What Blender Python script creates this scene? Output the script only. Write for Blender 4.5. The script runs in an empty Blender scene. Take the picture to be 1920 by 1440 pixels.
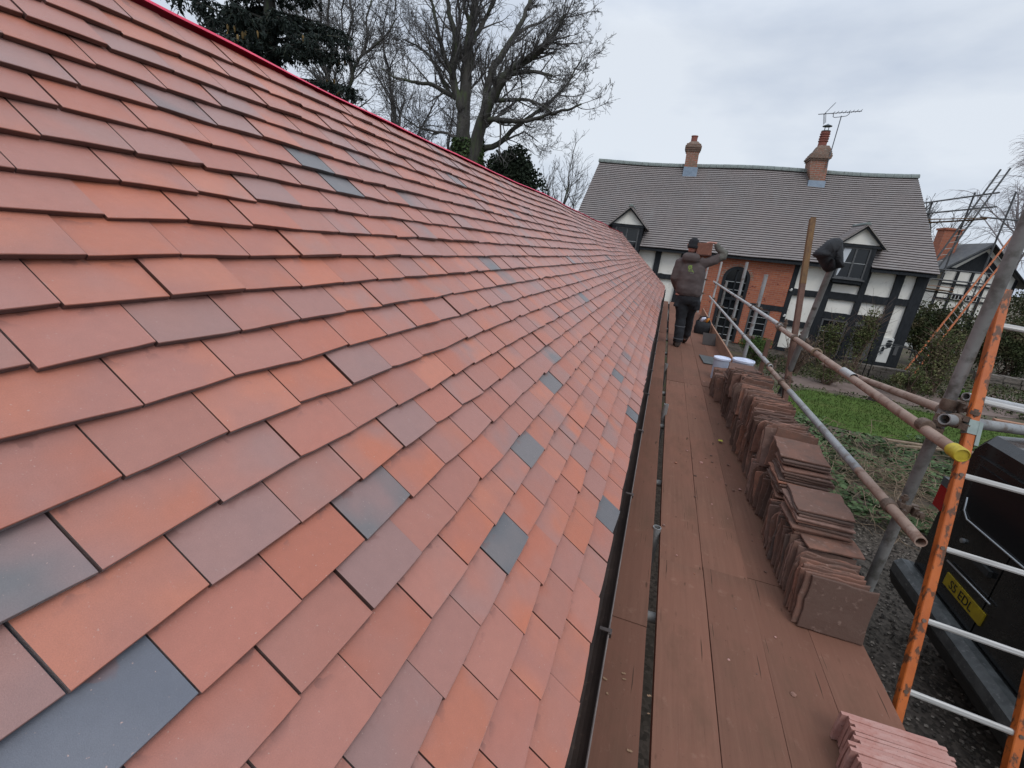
import bpy, bmesh, math, random
from math import sin, cos, pi, radians, sqrt
from mathutils import Vector, Matrix, noise as mnoise

SC = bpy.context.scene
COL = SC.collection

# ------------------------------------------------------------------ camera
YAW, PITCH, ROLL, FPX = radians(16.8306), radians(17.8051), radians(6.42706), 850.54
_f = Vector((-sin(YAW)*cos(PITCH), cos(YAW)*cos(PITCH), -sin(PITCH)))
_r = _f.cross(Vector((0, 0, 1))).normalized(); _u = _r.cross(_f)
_r2 = _r*cos(ROLL) + _u*sin(ROLL); _u2 = -_r*sin(ROLL) + _u*cos(ROLL)
cd = bpy.data.cameras.new('camera')
cd.sensor_width = 36.0; cd.lens = FPX/1920*36.0
cd.clip_start = 0.02; cd.clip_end = 2000
cam = bpy.data.objects.new('camera', cd); COL.objects.link(cam)
cam.matrix_world = Matrix(((_r2.x, _u2.x, -_f.x, 0), (_r2.y, _u2.y, -_f.y, 0), (_r2.z, _u2.z, -_f.z, 0), (0, 0, 0, 1)))
SC.camera = cam

# ------------------------------------------------------------------ sky, sun, exposure
SUN_EL, SUN_AZ = radians(52), radians(150)        # azimuth measured from +Y towards +X
w = bpy.data.worlds.new('World'); SC.world = w; w.use_nodes = True
nt = w.node_tree; nt.nodes.clear()
def N(t, **k):
    n = nt.nodes.new(t)
    for a, b in k.items(): setattr(n, a, b)
    return n
tc = N('ShaderNodeTexCoord')
sky = N('ShaderNodeTexSky', sky_type='NISHITA', sun_disc=False)
sky.sun_elevation = SUN_EL; sky.sun_rotation = SUN_AZ
bg1 = N('ShaderNodeBackground'); bg1.inputs[1].default_value = 0.10
mp = N('ShaderNodeMapping'); mp.inputs['Scale'].default_value = (1, 1, 2.6)
nz = N('ShaderNodeTexNoise'); nz.inputs['Scale'].default_value = 1.7; nz.inputs['Detail'].default_value = 6; nz.inputs['Roughness'].default_value = .52
rp = N('ShaderNodeValToRGB')
rp.color_ramp.elements[0].position = .36; rp.color_ramp.elements[0].color = (.45, .53, .675, 1)
rp.color_ramp.elements[1].position = .64; rp.color_ramp.elements[1].color = (.80, .855, .93, 1)
sp = N('ShaderNodeSeparateXYZ')
mr = N('ShaderNodeMapRange'); mr.inputs[1].default_value = .35; mr.inputs[2].default_value = 1; mr.inputs[3].default_value = 1.0; mr.inputs[4].default_value = 2.2
bg2 = N('ShaderNodeBackground'); mx = N('ShaderNodeMixShader'); mx.inputs[0].default_value = .90
out = N('ShaderNodeOutputWorld')
L = nt.links.new
L(tc.outputs['Generated'], mp.inputs[0]); L(mp.outputs[0], nz.inputs['Vector']); L(nz.outputs[0], rp.inputs[0])
L(rp.outputs[0], bg2.inputs[0]); L(tc.outputs['Generated'], sp.inputs[0]); L(sp.outputs[2], mr.inputs[0]); L(mr.outputs[0], bg2.inputs[1])
L(sky.outputs[0], bg1.inputs[0]); L(bg1.outputs[0], mx.inputs[1]); L(bg2.outputs[0], mx.inputs[2]); L(mx.outputs[0], out.inputs[0])

sd = bpy.data.lights.new('sun', 'SUN'); sd.energy = 0.9; sd.angle = radians(25); sd.color = (1, .96, .9)
sun = bpy.data.objects.new('sun', sd); COL.objects.link(sun)
sdir = Vector((sin(SUN_AZ)*cos(SUN_EL), cos(SUN_AZ)*cos(SUN_EL), sin(SUN_EL)))
sun.rotation_euler = sdir.to_track_quat('Z', 'Y').to_euler()
SC.view_settings.view_transform = 'Standard'; SC.view_settings.look = 'None'
SC.view_settings.exposure = 0.0; SC.view_settings.gamma = 1
SC.cycles.max_bounces = 6

# ------------------------------------------------------------------ materials
def srgb(r, g, b):
    f = lambda c: (c/255)/12.92 if c/255 <= .04045 else ((c/255+.055)/1.055)**2.4
    return (f(r), f(g), f(b))
class NT:
    def __init__(s, name):
        s.m = bpy.data.materials.new(name); s.m.use_nodes = True
        s.t = s.m.node_tree; s.b = s.t.nodes['Principled BSDF']
    def n(s, t, **k):
        x = s.t.nodes.new(t)
        for a, b in k.items(): setattr(x, a, b)
        return x
    def l(s, a, b): s.t.links.new(a, b)
    def noise(s, scale, detail=4, rough=.55, vec=None, dist=0.0):
        x = s.n('ShaderNodeTexNoise'); x.inputs['Scale'].default_value = scale; x.inputs['Detail'].default_value = detail
        x.inputs['Roughness'].default_value = rough; x.inputs['Distortion'].default_value = dist
        if vec is not None: s.l(vec, x.inputs['Vector'])
        return x.outputs[0]
    def ramp(s, fac, p0, p1, c0=(0, 0, 0), c1=(1, 1, 1)):
        x = s.n('ShaderNodeValToRGB'); e = x.color_ramp.elements
        e[0].position = p0; e[1].position = p1; e[0].color = (*c0, 1); e[1].color = (*c1, 1)
        s.l(fac, x.inputs[0]); return x.outputs[0]
    def mix(s, fac, a, b, mode='MIX'):
        x = s.n('ShaderNodeMix', data_type='RGBA', blend_type=mode)
        for sock, v in ((x.inputs[0], fac), (x.inputs[6], a), (x.inputs[7], b)):
            if isinstance(v, (int, float)): sock.default_value = v
            elif isinstance(v, tuple): sock.default_value = (*v, 1)
            else: s.l(v, sock)
        return x.outputs[2]
    def bump(s, h, strength=.3, dist=.01):
        x = s.n('ShaderNodeBump'); x.inputs['Strength'].default_value = strength; x.inputs['Distance'].default_value = dist
        s.l(h, x.inputs['Height']); s.l(x.outputs[0], s.b.inputs['Normal'])
    def obj(s, scale=(1, 1, 1)):
        c = s.n('ShaderNodeTexCoord'); m = s.n('ShaderNodeMapping'); m.inputs['Scale'].default_value = scale
        s.l(c.outputs['Object'], m.inputs[0]); return m.outputs[0]
    def attr(s, name):
        a = s.n('ShaderNodeAttribute', attribute_name=name); return a.outputs['Color']
    def rnd(s):
        return s.n('ShaderNodeObjectInfo').outputs['Random']
    def col(s, c):
        if isinstance(c, tuple): s.b.inputs['Base Color'].default_value = (*c, 1)
        else: s.l(c, s.b.inputs['Base Color'])
    def rough(s, v, spec=None):
        if isinstance(v, (int, float)): s.b.inputs['Roughness'].default_value = v
        else: s.l(v, s.b.inputs['Roughness'])
        if spec is not None: s.b.inputs['Specular IOR Level'].default_value = spec
def mk(name, c1, c2=None, scale=8, rough=.7, bump=0.0, bscale=None, metal=0.0, stretch=(1, 1, 1), c3=None, s3=40, f3=(.55, .7), spec=None, dist=.01):
    t = NT(name); v = t.obj(stretch)
    c = c1
    if c2: c = t.mix(t.ramp(t.noise(scale, 5, .6, v), .35, .65), c1, c2)
    if c3: c = t.mix(t.ramp(t.noise(s3, 4, .6, v), *f3), c, c3)
    t.col(c); t.rough(rough, spec); t.b.inputs['Metallic'].default_value = metal
    if bump: t.bump(t.noise(bscale or scale*6, 6, .65, v), bump, dist)
    return t.m
M = {}
# new clay tiles of the near roof: each tile carries its own fired colour, a second flash colour and a random offset
t = NT('clay_tile')
uv = t.n('ShaderNodeUVMap').outputs[0]
offs = t.attr('offs')
va = t.n('ShaderNodeVectorMath', operation='ADD'); t.l(uv, va.inputs[0]); t.l(offs, va.inputs[1])
fl = t.ramp(t.noise(1.15, 2, .45, va.outputs[0]), .40, .66)
c = t.mix(fl, t.attr('tint'), t.attr('flash'))
fine = t.noise(95, 5, .7, va.outputs[0])
c = t.mix(.50, c, t.mix(fine, (.22, .22, .22), (.80, .80, .80)), 'OVERLAY')
med = t.noise(7, 5, .65, va.outputs[0])
c = t.mix(.22, c, t.mix(med, (.25, .25, .25), (.78, .78, .78)), 'OVERLAY')
# pale scuffs and grit
c = t.mix(t.ramp(t.noise(34, 3, .5, va.outputs[0]), .68, .76), c, (.46, .30, .25))
sc_ = t.n('ShaderNodeMapping'); sc_.inputs['Scale'].default_value = (2.2, 1.0, 1); sc_.inputs['Rotation'].default_value = (0, 0, .5); t.l(va.outputs[0], sc_.inputs[0])
c = t.mix(t.mix(1.0, t.ramp(t.noise(3.1, 8, .78, sc_.outputs[0]), .63, .74), (.5, .5, .5), 'MULTIPLY'), c, (.50, .42, .39))
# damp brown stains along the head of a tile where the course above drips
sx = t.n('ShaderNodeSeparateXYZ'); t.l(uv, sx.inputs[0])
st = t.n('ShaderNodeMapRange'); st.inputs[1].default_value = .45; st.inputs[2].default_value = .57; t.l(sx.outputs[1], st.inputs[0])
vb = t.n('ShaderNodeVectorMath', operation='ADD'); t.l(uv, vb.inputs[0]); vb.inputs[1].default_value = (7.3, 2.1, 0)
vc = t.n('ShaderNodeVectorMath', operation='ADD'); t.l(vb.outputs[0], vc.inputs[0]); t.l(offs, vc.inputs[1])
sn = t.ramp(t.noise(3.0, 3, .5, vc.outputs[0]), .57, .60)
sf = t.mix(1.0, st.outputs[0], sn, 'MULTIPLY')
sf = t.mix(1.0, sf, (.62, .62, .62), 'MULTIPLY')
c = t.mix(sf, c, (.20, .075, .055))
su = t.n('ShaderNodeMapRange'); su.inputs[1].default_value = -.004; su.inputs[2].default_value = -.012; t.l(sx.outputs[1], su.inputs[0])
c = t.mix(su.outputs[0], c, t.mix(1.0, c, (.20, .17, .16), 'MULTIPLY'))  # shade painted into the colour of tile risers and gap sides
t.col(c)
t.rough(t.mix(fine, (.36, .36, .36), (.56, .56, .56)), .75)
t.b.inputs['Sheen Weight'].default_value = .40; t.b.inputs['Sheen Roughness'].default_value = .30
bm_ = t.mix(.5, t.noise(150, 4, .7, va.outputs[0]), t.noise(18, 4, .6, va.outputs[0]))
t.bump(bm_, .6, .002)
M['clay'] = t.m
M['roofdeck'] = mk('roof_battens', (.035, .022, .017), (.05, .03, .022), rough=.95)
M['redmembrane'] = mk('red_membrane', (.80, .03, .10), (.66, .02, .075), scale=9, rough=.5, bump=.3, bscale=20)
M['gutter'] = mk('dark_gutter', (.030, .020, .017), (.060, .040, .032), scale=6, rough=.55, c3=(.09, .06, .045), s3=60, f3=(.6, .72), bump=.1)
M['gutterlip'] = mk('gutter_lip', (.20, .16, .14), (.12, .09, .08), scale=10, rough=.5)
# scaffold boards: brown planks under a film of red tile dust
t = NT('dusty_board'); v = t.obj((9, .35, 1)); v2 = t.obj(); r = t.rnd()
g = t.noise(5, 6, .65, v, .4)
c = t.mix(t.ramp(g, .3, .72), (.150, .074, .050), (.195, .098, .066))
c = t.mix(t.mix(1.0, t.ramp(t.noise(26, 4, .6, v), .62, .75), (.22, .22, .22), 'MULTIPLY'), c, (.09, .045, .03))
c = t.mix(t.ramp(t.noise(1.1, 4, .6, v2), .42, .68), c, (.205, .093, .062))
c = t.mix(t.mix(1.0, t.ramp(t.noise(9, 6, .7, v2), .60, .72), (.35, .35, .35), 'MULTIPLY'), c, (.32, .19, .135))
c = t.mix(t.mix(1.0, t.ramp(t.noise(55, 3, .6, v2), .68, .74), (.6, .6, .6), 'MULTIPLY'), c, (.075, .04, .028))
hs = t.n('ShaderNodeHueSaturation'); mrr = t.n('ShaderNodeMapRange'); mrr.inputs[3].default_value = .82; mrr.inputs[4].default_value = 1.14
t.l(r, mrr.inputs[0]); t.l(mrr.outputs[0], hs.inputs['Value']); t.l(c, hs.inputs['Color'])
cc_ = hs.outputs[0]
# boot scuffs, splits and knots
cc_ = t.mix(t.mix(1.0, t.ramp(t.noise(14, 7, .8, t.obj((3, .8, 1)), 1.2), .60, .70), (.45, .45, .45), 'MULTIPLY'), cc_, (.26, .165, .12))
cc_ = t.mix(t.ramp(t.noise(3.2, 2, .4, t.obj((5, 1.4, 1))), .70, .73), cc_, (.085, .045, .028))
cc_ = t.mix(t.ramp(t.noise(8, 3, .5, t.obj((14, .3, 1))), .69, .72), cc_, (.07, .038, .025))
cc_ = t.mix(t.mix(1.0, t.ramp(t.noise(2.3, 5, .7, t.obj((1.4, .6, 1))), .50, .66), (.5, .5, .5), 'MULTIPLY'), cc_, (.115, .066, .042))
t.col(cc_); t.rough(.9, .2); t.bump(g, .2, .003); M['board'] = t.m
M['boardend'] = mk('toe_board', (.36, .19, .115), (.26, .135, .085), scale=4, stretch=(1, .2, 6), rough=.85, bump=.2)
M['tube_grey'] = mk('galvanised_tube', (.34, .345, .34), (.24, .24, .235), scale=7, rough=.5, metal=.25, c3=(.16, .13, .11), s3=14, f3=(.56, .70), bump=.1, bscale=60)
M['tube_rust'] = mk('rusty_tube', (.33, .235, .185), (.25, .16, .115), scale=5, rough=.62, metal=.1, c3=(.15, .075, .045), s3=12, f3=(.53, .68), bump=.15, bscale=60)
M['farsteel'] = mk('far_steel', (.075, .078, .082), (.05, .05, .05), scale=5, rough=.6)
M['tube_dark'] = mk('weathered_tube', (.22, .215, .205), (.145, .14, .13), scale=5, rough=.58, metal=.2, c3=(.085, .08, .07), s3=16, f3=(.5, .66), bump=.12, bscale=60)
M['tube_pale'] = mk('pale_tube', (.46, .46, .45), (.33, .32, .31), scale=6, rough=.5, metal=.2, c3=(.20, .13, .10), s3=18, f3=(.6, .72))
M['coupler'] = mk('rusty_coupler', (.10, .065, .045), (.17, .12, .09), scale=30, rough=.65, metal=.3, bump=.3)
M['hole'] = mk('tube_bore', (.03, .025, .02), rough=.9)
M['yellow'] = mk('yellow_cap', (.50, .39, .03), (.36, .27, .02), scale=25, rough=.55, c3=(.2, .14, .03), s3=60, f3=(.6, .75))
M['orange'] = mk('orange_paint', (.50, .125, .020), (.40, .09, .015), scale=12, rough=.5, stretch=(1, 1, .45), c3=(.105, .042, .018), s3=34, f3=(.525, .60), bump=.25, bscale=40)
M['alu'] = mk('aluminium', (.50, .49, .47), (.33, .32, .30), scale=18, rough=.5, metal=.4, stretch=(.3, 6, 6))
M['galv'] = mk('zinc_plate', (.25, .30, .28), (.19, .23, .215), scale=25, rough=.45, metal=.5)
M['timber'] = mk('brown_timber', (.16, .085, .028), (.10, .05, .02), scale=4, rough=.8, stretch=(10, 10, .6), bump=.3)
M['timber2'] = mk('red_timber', (.13, .065, .045), (.09, .045, .03), scale=4, rough=.8, stretch=(10, 10, .6), bump=.3)
# reclaimed tiles: colour differs from tile to tile
t = NT('old_tile'); v = t.obj(); r = t.rnd()
rc = t.n('ShaderNodeValToRGB'); rc.color_ramp.interpolation = 'LINEAR'
e = rc.color_ramp.elements; e[0].position = 0; e[0].color = (.085, .052, .042, 1); e[1].position = 1; e[1].color = (.36, .15, .09, 1)
for p_, c_ in ((.22, (.22, .11, .078, 1)), (.42, (.085, .064, .056, 1)), (.60, (.235, .115, .08, 1)), (.74, (.12, .072, .056, 1)), (.88, (.33, .20, .16, 1))):
    x = e.new(p_); x.color = c_
t.l(r, rc.inputs[0])
va = t.n('ShaderNodeVectorMath', operation='ADD'); t.l(v, va.inputs[0])
cb = t.n('ShaderNodeCombineXYZ'); ml = t.n('ShaderNodeMath', operation='MULTIPLY'); ml.inputs[1].default_value = 50; t.l(r, ml.inputs[0]); t.l(ml.outputs[0], cb.inputs[0]); t.l(cb.outputs[0], va.inputs[1])
c = t.mix(t.ramp(t.noise(9, 6, .7, va.outputs[0]), .4, .68), rc.outputs[0], (.13, .082, .064))
c = t.mix(t.mix(1.0, t.ramp(t.noise(24, 5, .7, va.outputs[0]), .58, .72), (.55, .55, .55), 'MULTIPLY'), c, (.36, .25, .205))
t.col(c); t.rough(.88, .25); t.bump(t.noise(60, 6, .7, va.outputs[0]), .5, .004); M['oldtile'] = t.m
t = NT('pink_tile'); v = t.obj(); r = t.rnd()
c = t.mix(r, (.40, .225, .19), (.47, .285, .245))
c = t.mix(t.ramp(t.noise(10, 5, .7, v), .4, .66), c, (.37, .165, .13))
c = t.mix(t.ramp(t.noise(60, 5, .7, v), .62, .7), c, (.17, .10, .085))
t.col(c); t.rough(.85, .25); t.bump(t.noise(80, 6, .7, v), .4, .003); M['pinktile'] = t.m
M['packedface'] = mk('brown_tile_face', (.20, .085, .055), (.145, .062, .042), scale=7, rough=.85, c3=(.30, .15, .11), s3=20, f3=(.58, .72))
M['slate'] = mk('green_slate', (.085, .095, .092), (.06, .065, .065), scale=6, rough=.6)
M['darkslab'] = mk('dark_slab', (.035, .024, .02), (.05, .035, .03), scale=6, rough=.7)
M['white_plastic'] = mk('white_plastic', (.70, .74, .86), (.62, .66, .78), scale=6, rough=.4)
M['tub_inside'] = mk('tub_side', (.45, .49, .58), rough=.45)
M['blackbag'] = mk('black_bag', (.008, .009, .011), (.014, .015, .018), scale=9, rough=.75, bump=.4, bscale=18, dist=.02)
M['toolorange'] = mk('tool_orange', (.65, .22, .02), rough=.5)
M['leafyellow'] = mk('yellow_leaf', (.50, .44, .03), (.38, .36, .03), scale=60, rough=.6)
M['dryleaf'] = mk('dry_leaf', (.30, .19, .11), (.19, .11, .06), scale=40, rough=.8)
# house
M['render'] = mk('cream_render', (.86, .83, .76), (.80, .77, .69), scale=1.6, rough=.9, bump=.15, bscale=30, c3=(.54, .51, .45), s3=5, f3=(.58, .8))
M['blacktimber'] = mk('black_timber', (.010, .012, .015), (.022, .025, .029), scale=5, rough=.72, stretch=(4, 4, 1), bump=.2, bscale=30, spec=.3)
t = NT('red_brick'); cc = t.n('ShaderNodeTexCoord')
sxx = t.n('ShaderNodeSeparateXYZ'); t.l(cc.outputs['Object'], sxx.inputs[0]); ad = t.n('ShaderNodeMath', operation='ADD'); t.l(sxx.outputs[0], ad.inputs[0]); t.l(sxx.outputs[1], ad.inputs[1])
cx = t.n('ShaderNodeCombineXYZ'); t.l(ad.outputs[0], cx.inputs[0]); t.l(sxx.outputs[2], cx.inputs[1])
def brick(c1, c2, mort, w_=.225, h_=.075, ms=.012):
    b = t.n('ShaderNodeTexBrick'); t.l(cx.outputs[0], b.inputs['Vector'])
    b.inputs['Color1'].default_value = (*c1, 1); b.inputs['Color2'].default_value = (*c2, 1); b.inputs['Mortar'].default_value = (*mort, 1)
    b.inputs['Scale'].default_value = 1; b.inputs['Brick Width'].default_value = w_; b.inputs['Row Height'].default_value = h_; b.inputs['Mortar Size'].default_value = ms
    b.inputs['Bias'].default_value = -.1
    return b
b = brick((.42, .135, .07), (.29, .088, .053), (.33, .20, .145), ms=.009)
c = t.mix(t.ramp(t.noise(3, 5, .6, cc.outputs['Object']), .4, .7), b.outputs[0], (.30, .11, .075)); c = t.mix(.55, b.outputs[0], c)
c = t.mix(t.ramp(t.noise(7, 3, .6, cc.outputs['Object']), .66, .7), c, (.16, .05, .04))
t.col(c); t.rough(.9, .2); t.bump(b.outputs[1], -.4, .01); M['brick'] = t.m
t = NT('chimney_brick'); cc = t.n('ShaderNodeTexCoord')
sxx = t.n('ShaderNodeSeparateXYZ'); t.l(cc.outputs['Object'], sxx.inputs[0]); ad = t.n('ShaderNodeMath', operation='ADD'); t.l(sxx.outputs[0], ad.inputs[0]); t.l(sxx.outputs[1], ad.inputs[1])
cx = t.n('ShaderNodeCombineXYZ'); t.l(ad.outputs[0], cx.inputs[0]); t.l(sxx.outputs[2], cx.inputs[1])
b = brick((.36, .13, .085), (.24, .12, .08), (.30, .24, .20))
c = t.mix(t.ramp(t.noise(6, 5, .7, cc.outputs['Object']), .45, .7), b.outputs[0], (.20, .15, .11))
t.col(c); t.rough(.9, .2); M['chimbrick'] = t.m
M['lichenbrick'] = mk('lichen_brick', (.155, .125, .10), (.22, .12, .085), scale=9, rough=.95, c3=(.30, .28, .23), s3=16, f3=(.55, .7), bump=.5, stretch=(1, 1, 2.5))
M['lead'] = mk('lead_flashing', (.20, .255, .32), (.15, .20, .26), scale=7, rough=.5)
M['pot'] = mk('clay_pot', (.30, .105, .075), (.20, .075, .06), scale=8, rough=.85)
M['cowl'] = mk('cowl_metal', (.10, .12, .12), rough=.5, metal=.4)
M['wire'] = mk('aerial_metal', (.13, .14, .155), rough=.5, metal=.3)
t = NT('house_tile'); v = t.obj()
c = t.mix(t.attr('tint'), (.19, .165, .154), (.30, .258, .242))
c = t.mix(t.ramp(t.noise(1.2, 6, .65, v), .35, .7), c, t.mix(t.attr('tint'), (.185, .170, .163), (.262, .238, .228)))
c = t.mix(t.mix(1.0, t.ramp(t.noise(2.0, 5, .6, t.obj((1, .35, .35))), .58, .74), (.4, .4, .4), 'MULTIPLY'), c, (.29, .285, .275))
c = t.mix(t.ramp(t.noise(45, 3, .6, v), .60, .72), c, (.10, .082, .078))
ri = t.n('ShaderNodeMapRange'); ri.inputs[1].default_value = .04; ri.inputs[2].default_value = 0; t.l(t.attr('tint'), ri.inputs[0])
c = t.mix(ri.outputs[0], c, (.06, .048, .045))  # shadow line under each course, painted as a dark riser colour
t.col(c); t.rough(.82, .3); M['housetile'] = t.m
M['ridge'] = mk('lichen_ridge', (.22, .255, .235), (.16, .175, .165), scale=9, rough=.9)
M['bargewood'] = mk('grey_barge', (.30, .27, .25), (.20, .18, .165), scale=8, rough=.85)
t = NT('dark_glass'); t.col((.010, .012, .014)); t.rough(.08, .5); M['glass'] = t.m
M['frame'] = mk('grey_frame', (.065, .067, .07), (.10, .10, .10), scale=9, rough=.6)
M['bar'] = mk('glazing_bar', (.30, .31, .31), rough=.6)
M['curtain'] = mk('white_curtain', (.62, .65, .68), (.52, .55, .58), scale=6, stretch=(8, 1, .5), rough=.9)
M['whitepaint'] = mk('white_paint', (.74, .74, .70), (.68, .67, .63), scale=4, rough=.6)
M['stone'] = mk('rubble_stone', (.19, .16, .135), (.10, .085, .07), scale=4, stretch=(1, 1, 2.6), rough=.95, c3=(.07, .065, .055), s3=9, f3=(.55, .66), bump=.6, bscale=12, dist=.05)
M['greyroof'] = mk('grey_slates', (.075, .078, .082), (.11, .11, .108), scale=5, rough=.8, c3=(.16, .155, .10), s3=2.6, f3=(.6, .75), stretch=(1, .6, 2), bump=.4, bscale=20)
# ground
M['soil'] = mk('soil', (.115, .085, .060), (.070, .052, .036), scale=1.1, rough=.98, c3=(.075, .085, .030), s3=2.3, f3=(.47, .66), bump=.6, bscale=22, dist=.03)
t = NT('lawn'); v = t.obj()
c = t.mix(t.ramp(t.noise(1.6, 6, .62, v), .35, .65), (.066, .112, .025), (.102, .152, .036))
c = t.mix(t.ramp(t.noise(60, 4, .7, v), .45, .75), c, (.045, .085, .016))
c = t.mix(t.mix(1.0, t.ramp(t.noise(.9, 5, .7, v), .52, .68), (.6, .6, .6), 'MULTIPLY'), c, (.13, .125, .045))
t.col(c); t.rough(.95, .1); t.bump(t.noise(110, 5, .75, v), .7, .04); M['lawn'] = t.m
t = NT('gravel'); v = t.obj()
vo = t.n('ShaderNodeTexVoronoi'); vo.inputs['Scale'].default_value = 34; t.l(v, vo.inputs['Vector'])
c = t.mix(t.ramp(vo.outputs['Color'], .2, .9), (.048, .039, .031), (.125, .100, .080))
c = t.mix(t.ramp(t.noise(.9, 5, .6, v), .4, .7), c, t.mix(.6, c, (.058, .050, .034)))
t.col(c); t.rough(.9, .25); t.bump(vo.outputs['Distance'], -.7, .03); M['gravel'] = t.m
t = NT('pebble'); c = t.mix(t.attr('tint'), (.05, .042, .034), (.31, .265, .215)); t.col(c); t.rough(.85, .3); M['pebble'] = t.m
M['path'] = mk('path_dirt', (.175, .125, .105), (.125, .088, .070), scale=3, rough=.95, bump=.3, bscale=25)
def leafmat(name, a, b_, c_=None):
    t = NT(name); c = t.mix(t.attr('tint'), a, b_)
    if c_: c = t.mix(t.ramp(t.noise(2.2, 3, .6, t.obj()), .5, .68), c, c_)
    t.col(c); t.rough(.75, .25); return t.m
M['leaf_shrub'] = leafmat('shrub_leaf', (.035, .048, .016), (.13, .145, .05), (.14, .11, .06))
M['leaf_round'] = leafmat('round_shrub_leaf', (.03, .06, .014), (.09, .145, .035))
M['leaf_ivy'] = leafmat('ivy_leaf', (.022, .042, .013), (.105, .155, .062))
M['leaf_hedge'] = leafmat('hedge_leaf', (.020, .030, .012), (.075, .09, .034), (.10, .08, .042))
M['leaf_dark'] = leafmat('evergreen_leaf', (.010, .016, .010), (.034, .048, .026))
M['leaf_brown'] = leafmat('dead_leaf', (.085, .055, .035), (.22, .155, .095))
M['leaf_bright'] = leafmat('fern_leaf', (.06, .12, .02), (.15, .26, .04))
M['needle'] = leafmat('conifer_needle', (.007, .012, .010), (.024, .036, .028))
M['cone'] = leafmat('seed_cone', (.14, .085, .03), (.24, .16, .06))
M['bark'] = mk('grey_bark', (.080, .074, .066), (.046, .043, .038), scale=3, stretch=(2, 2, .5), rough=.95, c3=(.075, .095, .045), s3=2, f3=(.5, .7))
M['twig'] = mk('twig', (.115, .108, .103), (.078, .072, .068), scale=1.5, rough=.95)
M['twigbrown'] = mk('brown_twig', (.16, .105, .075), (.10, .066, .048), scale=3, rough=.95)
M['birchtwig'] = mk('birch_twig', (.34, .30, .30), (.25, .22, .22), scale=1.5, rough=.95)
M['straw'] = mk('dead_stem', (.25, .18, .115), (.15, .105, .07), scale=8, rough=.9)
# vehicle, person
t = NT('black_paint'); v = t.obj()
t.col(t.mix(t.ramp(t.noise(3, 6, .7, v), .45, .75), (.006, .007, .008), (.020, .019, .017))); t.rough(t.mix(t.ramp(t.noise(5, 6, .7, v), .4, .7), (.16, .16, .16), (.45, .45, .45)), .5); t.b.inputs['Coat Weight'].default_value = .3; M['vanpaint'] = t.m
M['vanplastic'] = mk('black_plastic', (.014, .015, .015), (.022, .023, .022), scale=20, rough=.6)
M['bumpergrey'] = mk('worn_bumper', (.045, .048, .047), (.095, .10, .097), scale=9, rough=.55, c3=(.17, .17, .165), s3=30, f3=(.58, .72))
t = NT('van_glass'); t.col((.008, .009, .010)); t.rough(.12, .4); M['vanglass'] = t.m
M['plate'] = mk('yellow_plate', (.36, .26, .010), (.27, .19, .010), scale=14, rough=.45)
M['platetext'] = mk('plate_ink', (.010, .010, .008), rough=.5)
M['redlamp'] = mk('red_lens', (.30, .010, .010), rough=.15, spec=.6)
M['tyre'] = mk('tyre_rubber', (.012, .012, .012), rough=.85)
M['trim'] = mk('chrome_trim', (.32, .33, .33), rough=.3, metal=.6)
M['sack'] = mk('white_sack', (.62, .64, .70), (.50, .52, .60), scale=4, rough=.7, bump=.3)
M['hoodie'] = mk('brown_hoodie', (.064, .048, .046), (.085, .065, .061), scale=7, rough=.95, bump=.5, bscale=16, dist=.012)
M['sleeve'] = mk('grey_sleeve', (.13, .125, .105), (.085, .08, .07), scale=16, rough=.95)
M['trousers'] = mk('black_trousers', (.009, .010, .013), (.016, .017, .021), scale=9, rough=.9, bump=.5, bscale=14, dist=.012)
M['reflect'] = mk('reflective_tape', (.10, .105, .115), rough=.5)
M['carry'] = M['packedface']
M['beanie'] = mk('black_wool', (.008, .008, .010), (.014, .014, .016), scale=60, rough=.98, bump=.5, bscale=120)
M['boot'] = mk('work_boot', (.050, .036, .030), (.028, .022, .02), scale=14, rough=.8)
M['skin'] = mk('skin', (.42, .20, .15), (.36, .16, .12), scale=14, rough=.6)
M['logo'] = mk('logo_green', (.19, .27, .055), (.13, .20, .05), scale=40, rough=.9)
M['logogrey'] = mk('logo_grey', (.16, .15, .14), rough=.9)
M['hoop'] = mk('garden_iron', (.012, .014, .014), rough=.6)

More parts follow.
